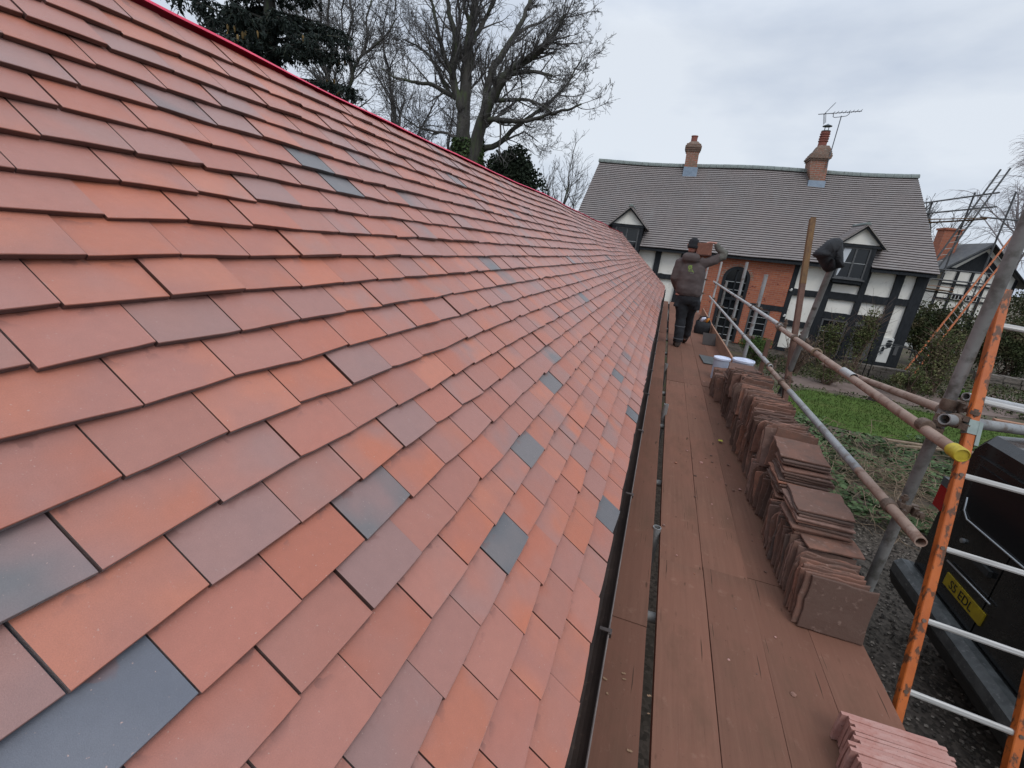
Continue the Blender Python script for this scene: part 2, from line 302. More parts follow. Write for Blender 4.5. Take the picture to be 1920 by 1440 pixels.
# ------------------------------------------------------------------ mesh builder
class MB:
    def __init__(s): s.v = []; s.f = []; s.t = []; s.mi = []; s.cur = 0; s.tint = .5
    def face(s, idx): s.f.append(idx); s.t.append(s.tint); s.mi.append(s.cur)
    def pts(s, ps):
        k = len(s.v); s.v.extend([tuple(p) for p in ps]); return k
    def box(s, c, d, rot=None):
        c = Vector(c); hx, hy, hz = d[0]/2, d[1]/2, d[2]/2
        P = [Vector((x, y, z)) for z in (-hz, hz) for y in (-hy, hy) for x in (-hx, hx)]
        if rot is not None: P = [rot @ p for p in P]
        k = s.pts([p+c for p in P])
        for q in ((0, 2, 3, 1), (4, 5, 7, 6), (0, 1, 5, 4), (2, 6, 7, 3), (0, 4, 6, 2), (1, 3, 7, 5)): s.face([k+i for i in q])
    def bb(s, x0, x1, y0, y1, z0, z1): s.box(((x0+x1)/2, (y0+y1)/2, (z0+z1)/2), (x1-x0, y1-y0, z1-z0))
    def bar(s, a, b, w_, d_, up=(0, 0, 1)):
        a = Vector(a); b = Vector(b); z = (b-a); n = z.length; z.normalize(); x = Vector(up).cross(z)
        if x.length < 1e-4: x = Vector((1, 0, 0))
        x.normalize(); y = z.cross(x)
        s.box((a+b)/2, (w_, d_, n), Matrix((x, y, z)).transposed())
    def loft(s, rings, cap=True, closed=True):
        ks = [s.pts(r) for r in rings]; n = len(rings[0])
        for a, b in zip(ks, ks[1:]):
            for i in range(n if closed else n-1):
                j = (i+1) % n; s.face([a+i, a+j, b+j, b+i])
        if cap: s.face([ks[0]+i for i in range(n)][::-1]); s.face([ks[-1]+i for i in range(n)])
    def tube(s, P, R, n=10, cap=True):
        P = [Vector(p) for p in P]
        if isinstance(R, (int, float)): R = [R]*len(P)
        rings = []; prev = None
        for i, p in enumerate(P):
            d = (P[min(i+1, len(P)-1)]-P[max(i-1, 0)]).normalized()
            if prev is None:
                x = d.orthogonal().normalized()
            else:
                x = prev - d*prev.dot(d)
                x = x.normalized() if x.length > 1e-5 else d.orthogonal().normalized()
            prev = x; y = d.cross(x)
            rings.append([p+(x*cos(2*pi*k/n)+y*sin(2*pi*k/n))*R[i] for k in range(n)])
        s.loft(rings, cap)
    def pipe(s, a, b, r, n=20, wall=.005):
        a = Vector(a); b = Vector(b); d = (b-a).normalized(); x = d.orthogonal().normalized(); y = d.cross(x)
        ring = lambda p, rr: [p+(x*cos(2*pi*k/n)+y*sin(2*pi*k/n))*rr for k in range(n)]
        L_ = (b-a).length; e = min(.12, L_/3)
        segs = max(2, int(L_/.5)); mid = [ring(a+(b-a)*i/segs, r) for i in range(segs+1)]
        s.loft([ring(a+d*e, r-wall), ring(a, r-wall)]+mid+[ring(b, r-wall), ring(b-d*e, r-wall)], True)
    def lathe(s, prof, c, n=20, axis=None):
        c = Vector(c); m = axis or Matrix.Identity(3)
        s.loft([[c+m @ Vector((r*cos(2*pi*k/n), r*sin(2*pi*k/n), z)) for k in range(n)] for r, z in prof], True)
    def prism(s, poly, o, ux, uy, depth):
        o = Vector(o); ux = Vector(ux); uy = Vector(uy); n = ux.cross(uy).normalized()*depth
        s.loft([[o+ux*a+uy*b_ for a, b_ in poly], [o+ux*a+uy*b_+n for a, b_ in poly]], True)
    def build(s, name, mat, parent=None, smooth=False, loc=None, autosm=None):
        me = bpy.data.meshes.new(name); vs = s.v
        if loc is not None: l_ = Vector(loc); vs = [tuple(Vector(p)-l_) for p in s.v]
        me.from_pydata(vs, [], s.f)
        mats = mat if isinstance(mat, (list, tuple)) else [mat]
        for m in mats: me.materials.append(m)
        if len(mats) > 1: me.polygons.foreach_set('material_index', s.mi)
        at = me.attributes.new('tint', 'FLOAT_COLOR', 'CORNER')
        buf = []
        for p, tv in zip(s.f, s.t): buf.extend([tv, tv, tv, 1.0]*len(p))
        at.data.foreach_set('color', buf)
        bm = bmesh.new(); bm.from_mesh(me); bmesh.ops.recalc_face_normals(bm, faces=bm.faces); bm.to_mesh(me); bm.free()
        if smooth: me.polygons.foreach_set('use_smooth', [True]*len(me.polygons))
        me.update()
        if autosm: 
            try: me.set_sharp_from_angle(angle=radians(autosm))
            except Exception: pass
        o = bpy.data.objects.new(name, me); COL.objects.link(o)
        if loc is not None: o.location = loc
        if parent is not None: o.parent = parent; o.matrix_parent_inverse = Matrix.Translation(parent.location).inverted() if parent.type == 'EMPTY' and loc is None else Matrix.Identity(4)
        return o
def tag(o, label=None, cat=None, group=None, kind=None):
    if label: o['label'] = label
    if cat: o['category'] = cat
    if group: o['group'] = group
    if kind or cat: o['kind'] = kind or 'thing'
    return o
def thing(name, loc, label, cat, group=None):
    o = bpy.data.objects.new(name, None); COL.objects.link(o); o.location = loc; o.empty_display_size = .1
    return tag(o, label, cat, group)
def lerp(a, b, t_): return a+(b-a)*t_
def text_mesh(name, body, size, mat, parent, loc, rot, extrude=.002):
    cu = bpy.data.curves.new(name, 'FONT'); cu.body = body; cu.size = size; cu.extrude = extrude; cu.align_x = 'LEFT'
    tmp = bpy.data.objects.new(name, cu); COL.objects.link(tmp)
    dg = bpy.context.evaluated_depsgraph_get(); dg.update()
    me = bpy.data.meshes.new_from_object(tmp.evaluated_get(dg)); bpy.data.objects.remove(tmp)
    me.materials.clear(); me.materials.append(mat)
    o = bpy.data.objects.new(name, me); COL.objects.link(o)
    mw = Matrix.Translation(loc) @ rot.to_4x4(); 
    me.transform(mw)
    if parent is not None:
        o.parent = parent
        if parent.type == 'EMPTY': o.matrix_parent_inverse = Matrix.Translation(parent.location).inverted()
    return o
GZ = -3.4     # ground level; the origin is the camera
# ------------------------------------------------------------------ ground
rg = random.Random(5)
def sheet(name, x0, x1, y0, y1, nx, ny, zf, mat, kind='structure'):
    m = MB(); ks = m.pts([(lerp(x0, x1, i/nx), lerp(y0, y1, j/ny), zf(lerp(x0, x1, i/nx), lerp(y0, y1, j/ny))) for j in range(ny+1) for i in range(nx+1)])
    for j in range(ny):
        for i in range(nx): a = j*(nx+1)+i; m.face([a, a+1, a+nx+2, a+nx+1])
    return tag(m.build(name, mat, smooth=True), kind=kind)
sheet('ground', -500, 500, -200, 800, 40, 40, lambda x, y: GZ-.012, M['soil'])
def poly_sheet(name, pts, z, mat):
    m = MB(); k = m.pts([(x, y, z) for x, y in pts]); m.face(list(range(k, k+len(pts)))); return tag(m.build(name, mat), kind='structure')
poly_sheet('gravel_drive', [(-.3, -6), (14, -6), (14, 5.6), (6.0, 6.3), (3.4, 7.2), (1.6, 7.0), (-.3, 12)], GZ-.006, M['gravel'])
poly_sheet('lawn', [(3.55, 12.1), (5.0, 11.75), (7.0, 12.1), (9.6, 12.6), (10.5, 14.3), (9.0, 15.0), (7.4, 15.1), (6.0, 15.4), (4.6, 15.3), (3.9, 14.4), (3.6, 13.4)], GZ, M['lawn'])
poly_sheet('path', [(4.3, 15.6), (6.2, 15.9), (8.0, 15.6), (10.4, 16.4), (12.6, 19), (12.2, 20.2), (9.6, 18.4), (7.6, 17.2), (5.6, 17.4), (4.2, 17.2)], GZ-.004, M['path'])
# grass blades on the lawn
m = MB(); rg = random.Random(8)
for i in range(13000):
    x = rg.uniform(3.3, 10.6); y = rg.uniform(11.4, 15.6)
    ed = min(y-(12.0+.12*abs(x-5.5)), 15.25-.06*(x-4)-y)
    if ed < -.35*rg.random()**2.5: continue
    a = rg.uniform(0, 6.28); h = rg.uniform(.025, .06); ww = .012; dx, dy = cos(a)*ww, sin(a)*ww
    m.tint = rg.random(); k = m.pts([(x-dx, y-dy, GZ), (x+dx, y+dy, GZ), (x+rg.uniform(-.03, .03), y+rg.uniform(-.03, .03), GZ+h)]); m.face([k, k+1, k+2])
tag(m.build('grass', leafmat('grass_blade', (.055, .09, .02), (.105, .15, .036))), 'short mown green lawn grass in the garden', 'grass', kind='stuff')
# pebbles on the drive
m = MB(); rg = random.Random(9)
for i in range(9000):
    y = rg.uniform(1.6, 7.4); x = rg.uniform(1.1, 4.6); r_ = rg.uniform(.006, .020)*(1.25 if rg.random() < .08 else 1)
    m.tint = rg.random()**3.2
    c_ = Vector((x, y, GZ+r_*.3)); a = rg.uniform(0, 6.28); k = m.pts([c_+Vector((cos(a+q*1.57)*r_*rg.uniform(.7, 1.4), sin(a+q*1.57)*r_*rg.uniform(.7, 1.4), 0)) for q in range(4)]+[c_+Vector((0, 0, r_*.8)), c_-Vector((0, 0, r_*.4))])
    for q in range(4): m.face([k+q, k+(q+1) % 4, k+4]); m.face([k+(q+1) % 4, k+q, k+5])
tag(m.build('gravel', M['pebble']), 'loose dark gravel stones on the drive', 'gravel', kind='stuff')

# ------------------------------------------------------------------ near building with the new clay tile roof
TH = radians(42.0); DPL = .711; GA = .0975; TW = .165
slope_u = Vector((-cos(TH), 0, sin(TH))); nrm = Vector((sin(TH), 0, cos(TH)))
eave = Vector((0, 0, -DPL/cos(TH)))
YN, YF = -1.1, 15.85
barn = thing('tiled_outbuilding', (-1.7, 7.5, GZ), 'low brick outbuilding whose long slope is newly covered in red clay tiles', 'building')
rt = random.Random(41)
def SRF(y): return 2.226+.072*math.exp(-max(0, y-1.1)/.8)
def roofz(y, s_):     # gentle unevenness of the old rafters
    f_ = min(1, max(0, (y-3)/4))
    return f_*.75*(.012*sin(y*1.1+s_*.7)+.016*sin(y*.47+1.3+s_*1.6)+.010*sin(y*2.3+s_*3.1))
def C3(r_, g_, b_): return (r_, g_, b_)
PINK = [(.40, .150, .104), (.385, .152, .112), (.42, .14, .090), (.37, .165, .13), (.40, .16, .115)]
ORNG = [(.50, .145, .070), (.47, .15, .082), (.51, .17, .095), (.45, .13, .068)]
MAUV = [(.32, .175, .150), (.285, .168, .150), (.345, .172, .138)]
SLAT = [(.148, .136, .136), (.125, .123, .128), (.17, .148, .144)]
forced = {}      # tiles picked out by colour in the photograph: (course, nearest y) -> kind
for s_, y_, kd in ((.642, .215, 'b'), (.818, .243, 's'), (.341, .925, 's'), (.051, 1.489, 's'), (.632, .684, 's'), (.802, .486, 'm'), (.439, 1.314, 's'), (1.581, 1.545, 's'), (1.663, 1.422, 's'),
                   (1.864, 1.266, 'm'), (1.6, .661, 'm'), (1.098, .634, 'm'), (.586, .466, 'm'), (.346, .777, 'm'), (.26, 1.654, 'm'), (.453, 1.717, 'm'), (.74, .26, 'o'), (.63, .52, 'o'), (.44, .95, 'o'), (.36, 1.1, 'o'), (.15, 1.2, 'o'), (.9, .7, 'o'), (.72, .93, 'm'), (.29, 1.0, 'o'), (.55, .85, 'p'), (.55, .7, 'p')):
    forced.setdefault(int(s_/GA), []).append((y_, kd))
verts = []; faces = []; cols = []; fls = []; ofs = []; uvs = []
NC = 23
for k in range(NC):
    s0 = k*GA; ph = .1185 if k % 2 == 0 else .036
    if k > 14: ph += (k-14)*.0005
    i0 = int((YN-ph)/TW)-1; i1 = int((YF-ph)/TW)
    for i in range(i0, i1+1):
        ya = ph+i*TW+.0012; yb = ya+TW-.0024-rt.random()*.0012-(.0035 if rt.random() < .06 else 0)
        if yb > YF: yb = YF
        if ya > YF-.03: continue
        L_ = .265 if k < NC-1 else .15
        if k == NC-1: L_ = SRF(ya)-.008-s0
        th_ = .0118
        jit = rt.gauss(0, .0009); rotz = rt.gauss(0, .004); tilt = rt.gauss(0, .0010); roll = rt.gauss(0, .0007)
        u = rt.random()
        p_o = .22 + .16*mnoise.noise(Vector((ya*.9, k*.33, 3.3)))
        if u < p_o: ca, cb_ = rt.choice(ORNG), rt.choice(PINK+MAUV)
        elif u < .90: ca, cb_ = rt.choice(PINK), rt.choice(PINK+ORNG)
        elif u < .978: ca, cb_ = rt.choice(MAUV), rt.choice(PINK+MAUV)
        else: ca, cb_ = rt.choice(SLAT+MAUV), rt.choice(SLAT+MAUV)
        if 0 <= ya < 1.8 and ca in SLAT: ca, cb_ = rt.choice(PINK), rt.choice(PINK+MAUV)
        ym = (ya+yb)/2
        for fy, kd in forced.get(k, ()):
            if abs(ym-fy) <= TW/2:
                if kd == 's': ca, cb_ = rt.choice(SLAT), rt.choice(SLAT+MAUV[1:2])
                if kd == 'b': ca, cb_ = (.145, .148, .170), (.122, .128, .152)
                if kd == 'm': ca, cb_ = rt.choice(MAUV), rt.choice(MAUV+PINK)
                if kd == 'o': ca, cb_ = rt.choice(ORNG), rt.choice(ORNG+PINK)
                if kd == 'p': ca, cb_ = rt.choice(PINK), rt.choice(PINK)
        mu = (.41, .142, .088); wm = .20 if not (ca in SLAT or ca[2] > ca[0]) else .0; ca = tuple(lerp(x, m_, wm) for x, m_ in zip(ca, mu)); cb_ = tuple(lerp(x, m_, wm) for x, m_ in zip(cb_, mu)); br = rt.uniform(.88, 1.0); ca = tuple(x*br for x in ca); cb_ = tuple(x*br for x in cb_)
        near = ym < 3.2
        nseg = 5 if near else 1
        def P(s_, y_, h_):
            dy = (y_-ym)
            q = eave + slope_u*(s_+jit+dy*rotz*8) + nrm*(h_+tilt*(s_-s0)*0+roll*dy*12+roofz(y_, s0)) ; q = q+Vector((0, y_, 0)); return q
        # tile surface leans down to the tile below: tail is two tiles high, head one
        hA = .0005+abs(tilt)*2; sl = -.0135/GA
        base = len(verts); ev = 1.2 if near else .4
        edge = []
        for q in range(nseg+1):
            y_ = lerp(ya, yb, q/nseg); ds = rt.gauss(0, .00022*ev) if 0 < q < nseg else rt.gauss(.0005, .0005)
            if near and q in (0, nseg) and rt.random() < .06: ds += rt.uniform(.001, .0035)
            cam_ = .0012*(1-((y_-ym)/(TW/2))**2)
            edge.append((y_, ds, cam_))
        top0 = [P(s0+ds+.0012, y_, hA+c_) for y_, ds, c_ in edge]              # chamfer top
        top1 = [P(s0+ds, y_, hA-.0014+c_) for y_, ds, c_ in edge]              # arris
        bot0 = [P(s0+ds+.0008, y_, hA-th_+c_) for y_, ds, c_ in edge]
        # straighten tilt: points further up the slope drop
        def PU(y_, c_, d=0): return P(s0+L_, y_, hA+sl*L_+c_-d)
        head = [PU(y_, c_) for y_, ds, c_ in edge]; headb = [PU(y_, c_, th_) for y_, ds, c_ in edge]
        n1 = nseg+1
        verts.extend(top0+top1+bot0+head+headb)
        T0, T1, B0, H, HB = base, base+n1, base+2*n1, base+3*n1, base+4*n1
        def add(fc, uvf):
            faces.append(fc); cols.append(ca); fls.append(cb_); ofs.append((rx, ry, 0)); uvs.extend(uvf)
        rx, ry = rt.uniform(0, 60), rt.uniform(0, 60)
        vs_ = GA/TW; vl = L_/TW
        for q in range(nseg):
            u0, u1 = q/nseg, (q+1)/nseg
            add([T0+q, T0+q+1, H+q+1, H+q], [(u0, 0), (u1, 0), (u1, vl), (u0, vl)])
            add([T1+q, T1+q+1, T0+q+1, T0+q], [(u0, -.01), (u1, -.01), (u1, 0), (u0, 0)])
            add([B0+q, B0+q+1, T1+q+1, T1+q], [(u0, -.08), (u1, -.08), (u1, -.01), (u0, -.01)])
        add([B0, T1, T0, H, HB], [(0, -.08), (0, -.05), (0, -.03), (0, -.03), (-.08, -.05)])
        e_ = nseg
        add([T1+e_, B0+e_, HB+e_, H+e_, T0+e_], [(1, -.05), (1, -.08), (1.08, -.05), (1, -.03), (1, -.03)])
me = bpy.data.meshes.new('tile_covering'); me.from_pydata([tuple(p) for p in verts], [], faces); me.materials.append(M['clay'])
ul = me.uv_layers.new(name='UVMap'); ul.data.foreach_set('uv', [c for p in uvs for c in p])
for nm_, arr in (('tint', cols), ('flash', fls), ('offs', ofs)):
    at = me.attributes.new(nm_, 'FLOAT_COLOR', 'CORNER'); buf = []
    for fc, c_ in zip(faces, arr): buf.extend([*c_, 1.0]*len(fc))
    at.data.foreach_set('color', buf)
ob = bpy.data.objects.new('tile_covering', me); COL.objects.link(ob); ob.parent = barn; ob.matrix_parent_inverse = Matrix.Translation(barn.location).inverted()
# roof body, walls, ridge membrane, gutter
def barn_p(s_, h_): return eave+slope_u*s_+nrm*h_
SR = 2.222
ridge_p = barn_p(SR, -.016)
m = MB(); a = barn_p(-.02, -.055); b_ = ridge_p-Vector((0, 0, .045)); back = Vector((2*ridge_p.x-a.x, 0, a.z))
poly = [(a.x, a.z), (b_.x, b_.z), (back.x, back.z), (back.x+.1, back.z-.05), (a.x-.05, a.z-.05)]
m.loft([[(x, YN, z) for x, z in poly], [(x, YF-.02, z) for x, z in poly]]); m.build('roof_structure', M['roofdeck'], barn)
m = MB(); m.bb(back.x+.22, -.16, YN+.2, YF-.15, GZ-.1, a.z-.06)
m.build('wall', M['brick'], barn)
m = MB(); bs = Vector((cos(TH), 0, sin(TH)))
ny = 140; rows = []
for j in range(ny+1):
    y_ = lerp(YN, YF, j/ny); SR = SRF(y_); wv = .004*sin(y_*2.1)+.003*sin(y_*5.7); rz = roofz(y_, SR)+.006*mnoise.noise(Vector((y_*2.2, 0, 0)))
    r0 = barn_p(SR-.006+wv*.4, .006)+nrm*rz; r1 = barn_p(SR+.003, .009)+Vector((0, 0, rz+wv*.4)); r2 = r1+Vector((-.045, 0, .000)); r3 = r2+Vector((-.10, 0, -.09))
    rows.append([p+Vector((0, y_, 0)) for p in (r0, r1, r2, r3)])
m.loft(rows, False, False)
m.build('ridge_membrane', M['redmembrane'], barn, smooth=True)
m = MB(); rows = []
gx, gz = -.004, -1.052; gr = .046
prof = [(gx+gr*cos(t_)*1.0, gz-gr*sin(t_)*1.15) for t_ in [pi*q/10 for q in range(11)]]
prof2 = [(gx+(gr-.003)*cos(t_), gz-(gr-.003)*sin(t_)*1.15) for t_ in [pi*q/10 for q in range(10, -1, -1)]]
m.loft([[(x, y_, z+.004*sin(y_*.6)) for x, z in prof+prof2] for y_ in [lerp(YN, YF+.08, q/24) for q in range(25)]])
gut = m.build('gutter', M['gutter'], barn)
m = MB(); m.loft([[(gx+gr+.002*cos(q*pi/3), y_, gz+.004*sin(y_*.6)+.002*sin(q*pi/3)) for q in range(6)] for y_ in [lerp(YN, YF+.08, q/24) for q in range(25)]])
m.build('gutter_lip', M['gutterlip'], gut)
for q in range(20):
    y_ = .28+q*.82; m = MB(); zz = gz+.004*sin(y_*.6)
    m.box((gx+gr+.003, y_, zz-.003), (.010, .022, .014)); m.box((gx+gr-.012, y_, zz+.004), (.03, .012, .003)); m.build('gutter_bracket', M['gutter'], gut)
# a gable end board at the far end
m = MB(); p0 = barn_p(0, -.03); p1 = barn_p(SR, -.03); m.bar((p0.x, YF+.012, p0.z), (p1.x, YF+.012, p1.z), .02, .09, (0, 1, 0)); m.build('barge_board', M['blacktimber'], barn)
# offcuts of mortar and two spare bricks at the eaves end
# dead leaves caught against the gutter and in the board gap
rl = random.Random(3)
def leaf(name, p, size, mat, label, cat, group=None, n=7):
    o = MB(); az = rl.uniform(0, 6.28); pts_ = []
    for q in range(n*2):
        a_ = q/(n*2)*2*pi; rr = size*(.55+.45*abs(cos(a_)))*rl.uniform(.82, 1.15)
        pts_.append((cos(a_+az)*rr*(1 if abs(cos(a_)) > .5 else .75), sin(a_+az)*rr*.62, size*.25*rl.uniform(0, 1)))
    k = o.pts([(0, 0, size*.12)]+pts_)
    for q in range(n*2): o.face([k, k+1+q, k+1+(q+1) % (n*2)])
    ob_ = o.build(name, mat, None); ob_.location = p; ob_.modifiers.new('thickness', 'SOLIDIFY').thickness = .0012
    return tag(ob_, label, cat, group)
leaf('fallen_leaf', (.755, 4.28, -1.566), .034, M['leafyellow'], 'bright yellow crumpled leaf lying on the dusty scaffold boards', 'leaf')
for i in range(26):
    y_ = rl.choice([rl.uniform(.75, 1.5), rl.uniform(.7, 1.0)]); x_ = rl.uniform(.05, .19) if i % 3 else rl.uniform(.225, .25)
    leaf('dry_leaf', (x_, y_, -1.574), rl.uniform(.006, .013), M['dryleaf'], 'small dry brown leaf scrap on the board beside the gutter', 'leaf', 'leaf scraps by the gutter', 4)
# ------------------------------------------------------------------ scaffold deck
DZ = -1.58
rb = random.Random(17)
rows_ = [(-.012, .220, 'beside the gutter'), (.262, .4868, 'right of the open gap'), (.4885, .7128, 'in mid walkway'), (.7145, .9388, 'under the tile row\'s left'), (.9405, 1.166, 'along the outer edge')]
lens_ = [(-1.5, None, 'nearest the camera'), (None, 6.22, 'alongside the old tiles'), (6.22, 10.12, 'where the walking man treads'), (10.12, 14.0, 'beyond the walking man'), (14.0, 17.4, 'at the far end by the cottage')]
for ri, (x0, x1, rw) in enumerate(rows_):
    cut = [1.75, 2.285, 2.31, 2.335, 2.36][ri]
    for li, (ya, yb, lw) in enumerate(lens_):
        a = cut+.004 if ya is None else ya; b = cut if yb is None else yb-.005
        dz = rb.uniform(-.003, .003)
        m = MB(); n = 14
        for q in range(1):
            rings = []
            for j in range(n+1):
                y_ = lerp(a, b, j/n); wv = .0012*sin(y_*3+ri); zt = DZ+dz+.002*sin(y_*1.3+ri*2)
                xa, xb = x0+wv+rb.uniform(-.0006, .0006), x1+wv+rb.uniform(-.0006, .0006)
                rings.append([(xa+.0008, y_, zt), (xb-.0008, y_, zt), (xb, y_, zt-.0012), (xb, y_, zt-.038), (xa, y_, zt-.038), (xa, y_, zt-.0012)])
            m.loft(rings)
        o = m.build('scaffold_board', M['board'], None, loc=((x0+x1)/2, (a+b)/2, DZ))
        tag(o, 'scaffold board %s, %s' % (rw, lw), 'board', 'scaffold boards of the walkway')
# transoms beneath the boards, seen through the gap
for i, y_ in enumerate((.62, 1.9, 3.3, 4.55, 5.75, 7.0, 8.3, 9.7, 11.2, 12.7)):
    m = MB(); m.pipe((-.12, y_, DZ-.07), (1.20, y_+.02, DZ-.07), .0255, 14)
    tag(m.build('transom_tube', M['tube_dark'], smooth=True, autosm=40), 'grey cross tube glimpsed in the board gap, %s' % ('just ahead of the camera', 'below the first board joint', 'by the near part of the tile row', 'by the yellow leaf', 'by the far part of the tile row', 'by the white tubs', 'below the flat slate', 'below the walking man', 'beyond the walking man', 'farthest along the walkway')[i], 'scaffold tube', 'cross tubes under the boards')
# inner standards cut short in the gap
for i, (x, y, z1, lb) in enumerate(((.240, 2.55, -1.565, 'open tube end standing in the board gap, nearest the camera'), (.243, 4.75, -1.47, 'stub of tube poking up through the board gap, second from the camera'), (.243, 6.9, -1.52, 'short tube end in the board gap, farther along near the man'))):
    m = MB(); m.pipe((x, y, GZ), (x+(.01 if i == 1 else 0), y+.01, z1), .0245, 16); tag(m.build('standard_tube', M['tube_grey'], smooth=True, autosm=40), lb, 'scaffold tube')

def coupler(c, ax, parent, s_=1.0, mat='coupler'):
    """a swivel clamp: band round the tube, hinge block, bolt with nut"""
    c = Vector(c); ax = Vector(ax).normalized(); x = ax.cross(Vector((0, 0, 1)))
    if x.length < .1: x = Vector((1, 0, 0))
    x.normalize(); y = ax.cross(x); R_ = Matrix((x, y, ax)).transposed()
    m = MB(); r0 = .0315*s_
    s_ *= .80; r0 = .0300*s_; n = 18; ring = lambda r_, h: [c+R_ @ Vector((r_*cos(2*pi*k/n), r_*sin(2*pi*k/n), h)) for k in range(n)]
    m.loft([ring(r0, -.026), ring(r0+.006, -.024), ring(r0+.008, 0), ring(r0+.006, .024), ring(r0, .026)])
    m.box(c+R_ @ Vector((.045, .012, 0)), (.034, .028, .044), R_)
    m.box(c+R_ @ Vector((.040, -.022, 0)), (.020, .022, .040), R_)
    m.tube([c+R_ @ Vector((.046, -.072, .004)), c+R_ @ Vector((.048, .040, -.002))], .0085, 8)
    m.lathe([(.017, -.008), (.017, .008)], c+R_ @ Vector((.046, -.055, .004)), 6, R_ @ Matrix.Rotation(pi/2, 3, 'X'))
    return m.build('coupler', M[mat], parent)
def bore(p, d, r, parent):
    m = MB(); d = Vector(d).normalized(); x = d.orthogonal().normalized(); y = d.cross(x); p = Vector(p)
    n = 16; m.loft([[p+(x*cos(2*pi*k/n)+y*sin(2*pi*k/n))*r for k in range(n)], [p+d*.004+(x*cos(2*pi*k/n)+y*sin(2*pi*k/n))*r for k in range(n)]]); return m.build('tube_bore', M['hole'], parent)
def tubeobj(name, a, b, r, mat, label, cat='scaffold tube', group=None, n=24):
    m = MB(); m.pipe(a, b, r, n); o = m.build(name, M[mat], smooth=True, autosm=40); return tag(o, label, cat, group)
TR = .0228
# guard rails
ur1 = tubeobj('guard_rail', (1.195, 2.075, -.606), (1.205, 5.45, -.592), TR, 'tube_rust', 'rust brown upper guard rail with a yellow plastic cap on its near end', 'guard rail')
m = MB(); d = Vector((.01, 3.46, -.002)).normalized(); R_ = d.to_track_quat('Z', 'Y').to_matrix()
m.lathe([(.0225, .062), (.0278, .061), (.0288, .026), (.0288, .004), (.0262, -.002), (.0242, -.003), (.0225, .002), (0.001, .002)], (1.195, 2.063, -.606), 24, R_)
o = m.build('end_cap', M['yellow'], ur1, smooth=True, autosm=35)
m = MB(); m.pipe((1.199, 3.22, -.591), (1.199, 3.40, -.591), TR+.0012, 24, .001); m.build('pale_band', M['tube_pale'], ur1, smooth=True, autosm=40)
for y_ in (2.36, 4.68, 5.3): coupler((1.198, y_, -.591), (0, 1, 0), ur1)
m = MB();
for q in range(2):
    R2 = TR+.006; m.tube([(1.199+R2*cos(a), 3.98+q*.016+.05*(a/(2*pi)), -.591+R2*sin(a)) for a in [2*pi*k/18 for k in range(19)]], .007, 6)
m.build('rope_tie', M['straw'], ur1, smooth=True)
ur2 = tubeobj('guard_rail', (1.215, 5.36, -.575), (1.235, 13.9, -.56), TR*.97, 'tube_pale', 'pale grey upper guard rail running on toward the brick bay', 'guard rail')
for y_ in (5.42, 7.2, 9.2, 11.6, 13.2): coupler((1.217+.002*(y_-5), y_, -.572), (0, 1, 0), ur2, .97)
lr1 = tubeobj('guard_rail', (1.195, 2.07, -1.006), (1.20, 5.30, -1.012), TR, 'tube_rust', 'brown lower guard rail passing beside the old tiles, open hollow near end', 'guard rail')
for y_ in (2.37, 4.66): coupler((1.197, y_, -1.008), (0, 1, 0), lr1)
m = MB(); m.pipe((1.1965, 2.75, -1.008), (1.1985, 4.35, -1.010), TR+.0010, 24, .001); m.build('grey_length', M['tube_grey'], lr1, smooth=True, autosm=40)
lr2 = tubeobj('guard_rail', (1.205, 5.24, -.992), (1.215, 13.9, -.965), TR*.97, 'tube_pale', 'pale grey lower guard rail beyond the old tiles', 'guard rail')
for y_ in (5.3, 7.2, 9.2, 11.6): coupler((1.206+.001*(y_-5), y_, -.992), (0, 1, 0), lr2, .97)
# standards
st1 = tubeobj('standard_tube', (1.30, 2.452, 1.5), (1.30, 2.485, GZ), .0240, 'tube_dark', 'thick grey upright tube in front at right, leaning across the top right corner')
coupler((1.30, 2.462, -.575), (0, 0, 1), st1, .9); coupler((1.30, 2.466, -1.04), (0, 0, 1), st1, .9); coupler((1.30, 2.46, -.50), (0, 0, 1), st1, .9)
st2 = tubeobj('standard_tube', (1.250, 4.46, .06), (1.255, 5.45, GZ), .0245, 'tube_dark', 'grey upright tube wearing a black bag over its top')
coupler((1.252, 4.70, -.60), (0, 0, 1), st2); coupler((1.253, 4.81, -1.01), (0, 0, 1), st2)
tp = MB(); tp.bar((1.225, 5.385, .485), (1.235, 5.10, -.13), .046, .052); tp.cur = 1; tp.bar((1.2345, 5.115, -.098), (1.255, 4.55, -1.32), .044, .050)
tag(tp.build('timber_post', [M['timber'], M['timber2']]), 'tall brown square timber upright beside the bag topped tube', 'post')
for i, (x, y, zt, zb, mt, lb) in enumerate(((1.285, 7.22, -.11, GZ, 'tube_grey', 'grey upright tube in front of the small lower brick bay window'), (1.285, 9.2, .03, GZ, 'tube_grey', 'grey upright tube crossing the tall arched window'), (1.29, 13.6, -.02, GZ, 'tube_pale', 'thin pale upright tube far along, just right of the man'), (1.10, 15.2, -.14, GZ, 'tube_pale', 'thin pale upright tube farthest along, touching the man\'s shoulder'), (1.285, 11.4, -.42, GZ, 'tube_dark', 'dark upright tube by the left edge of the arched window'))):
    o = tubeobj('standard_tube', (x, y, zt), (x, y, zb), .026, mt, lb)
    for z_ in (-.58, -.99):
        if z_ < zt: coupler((x, y, z_), (0, 0, 1), o, .95)
tag((lambda m: (m.bar((1.22, 5.72, -.78), (1.215, 5.66, -1.6), .042, .045), m.build('timber_stub', M['timber2']))[1])(MB()), 'short reddish timber stub between the lower rail and the round bush', 'post')
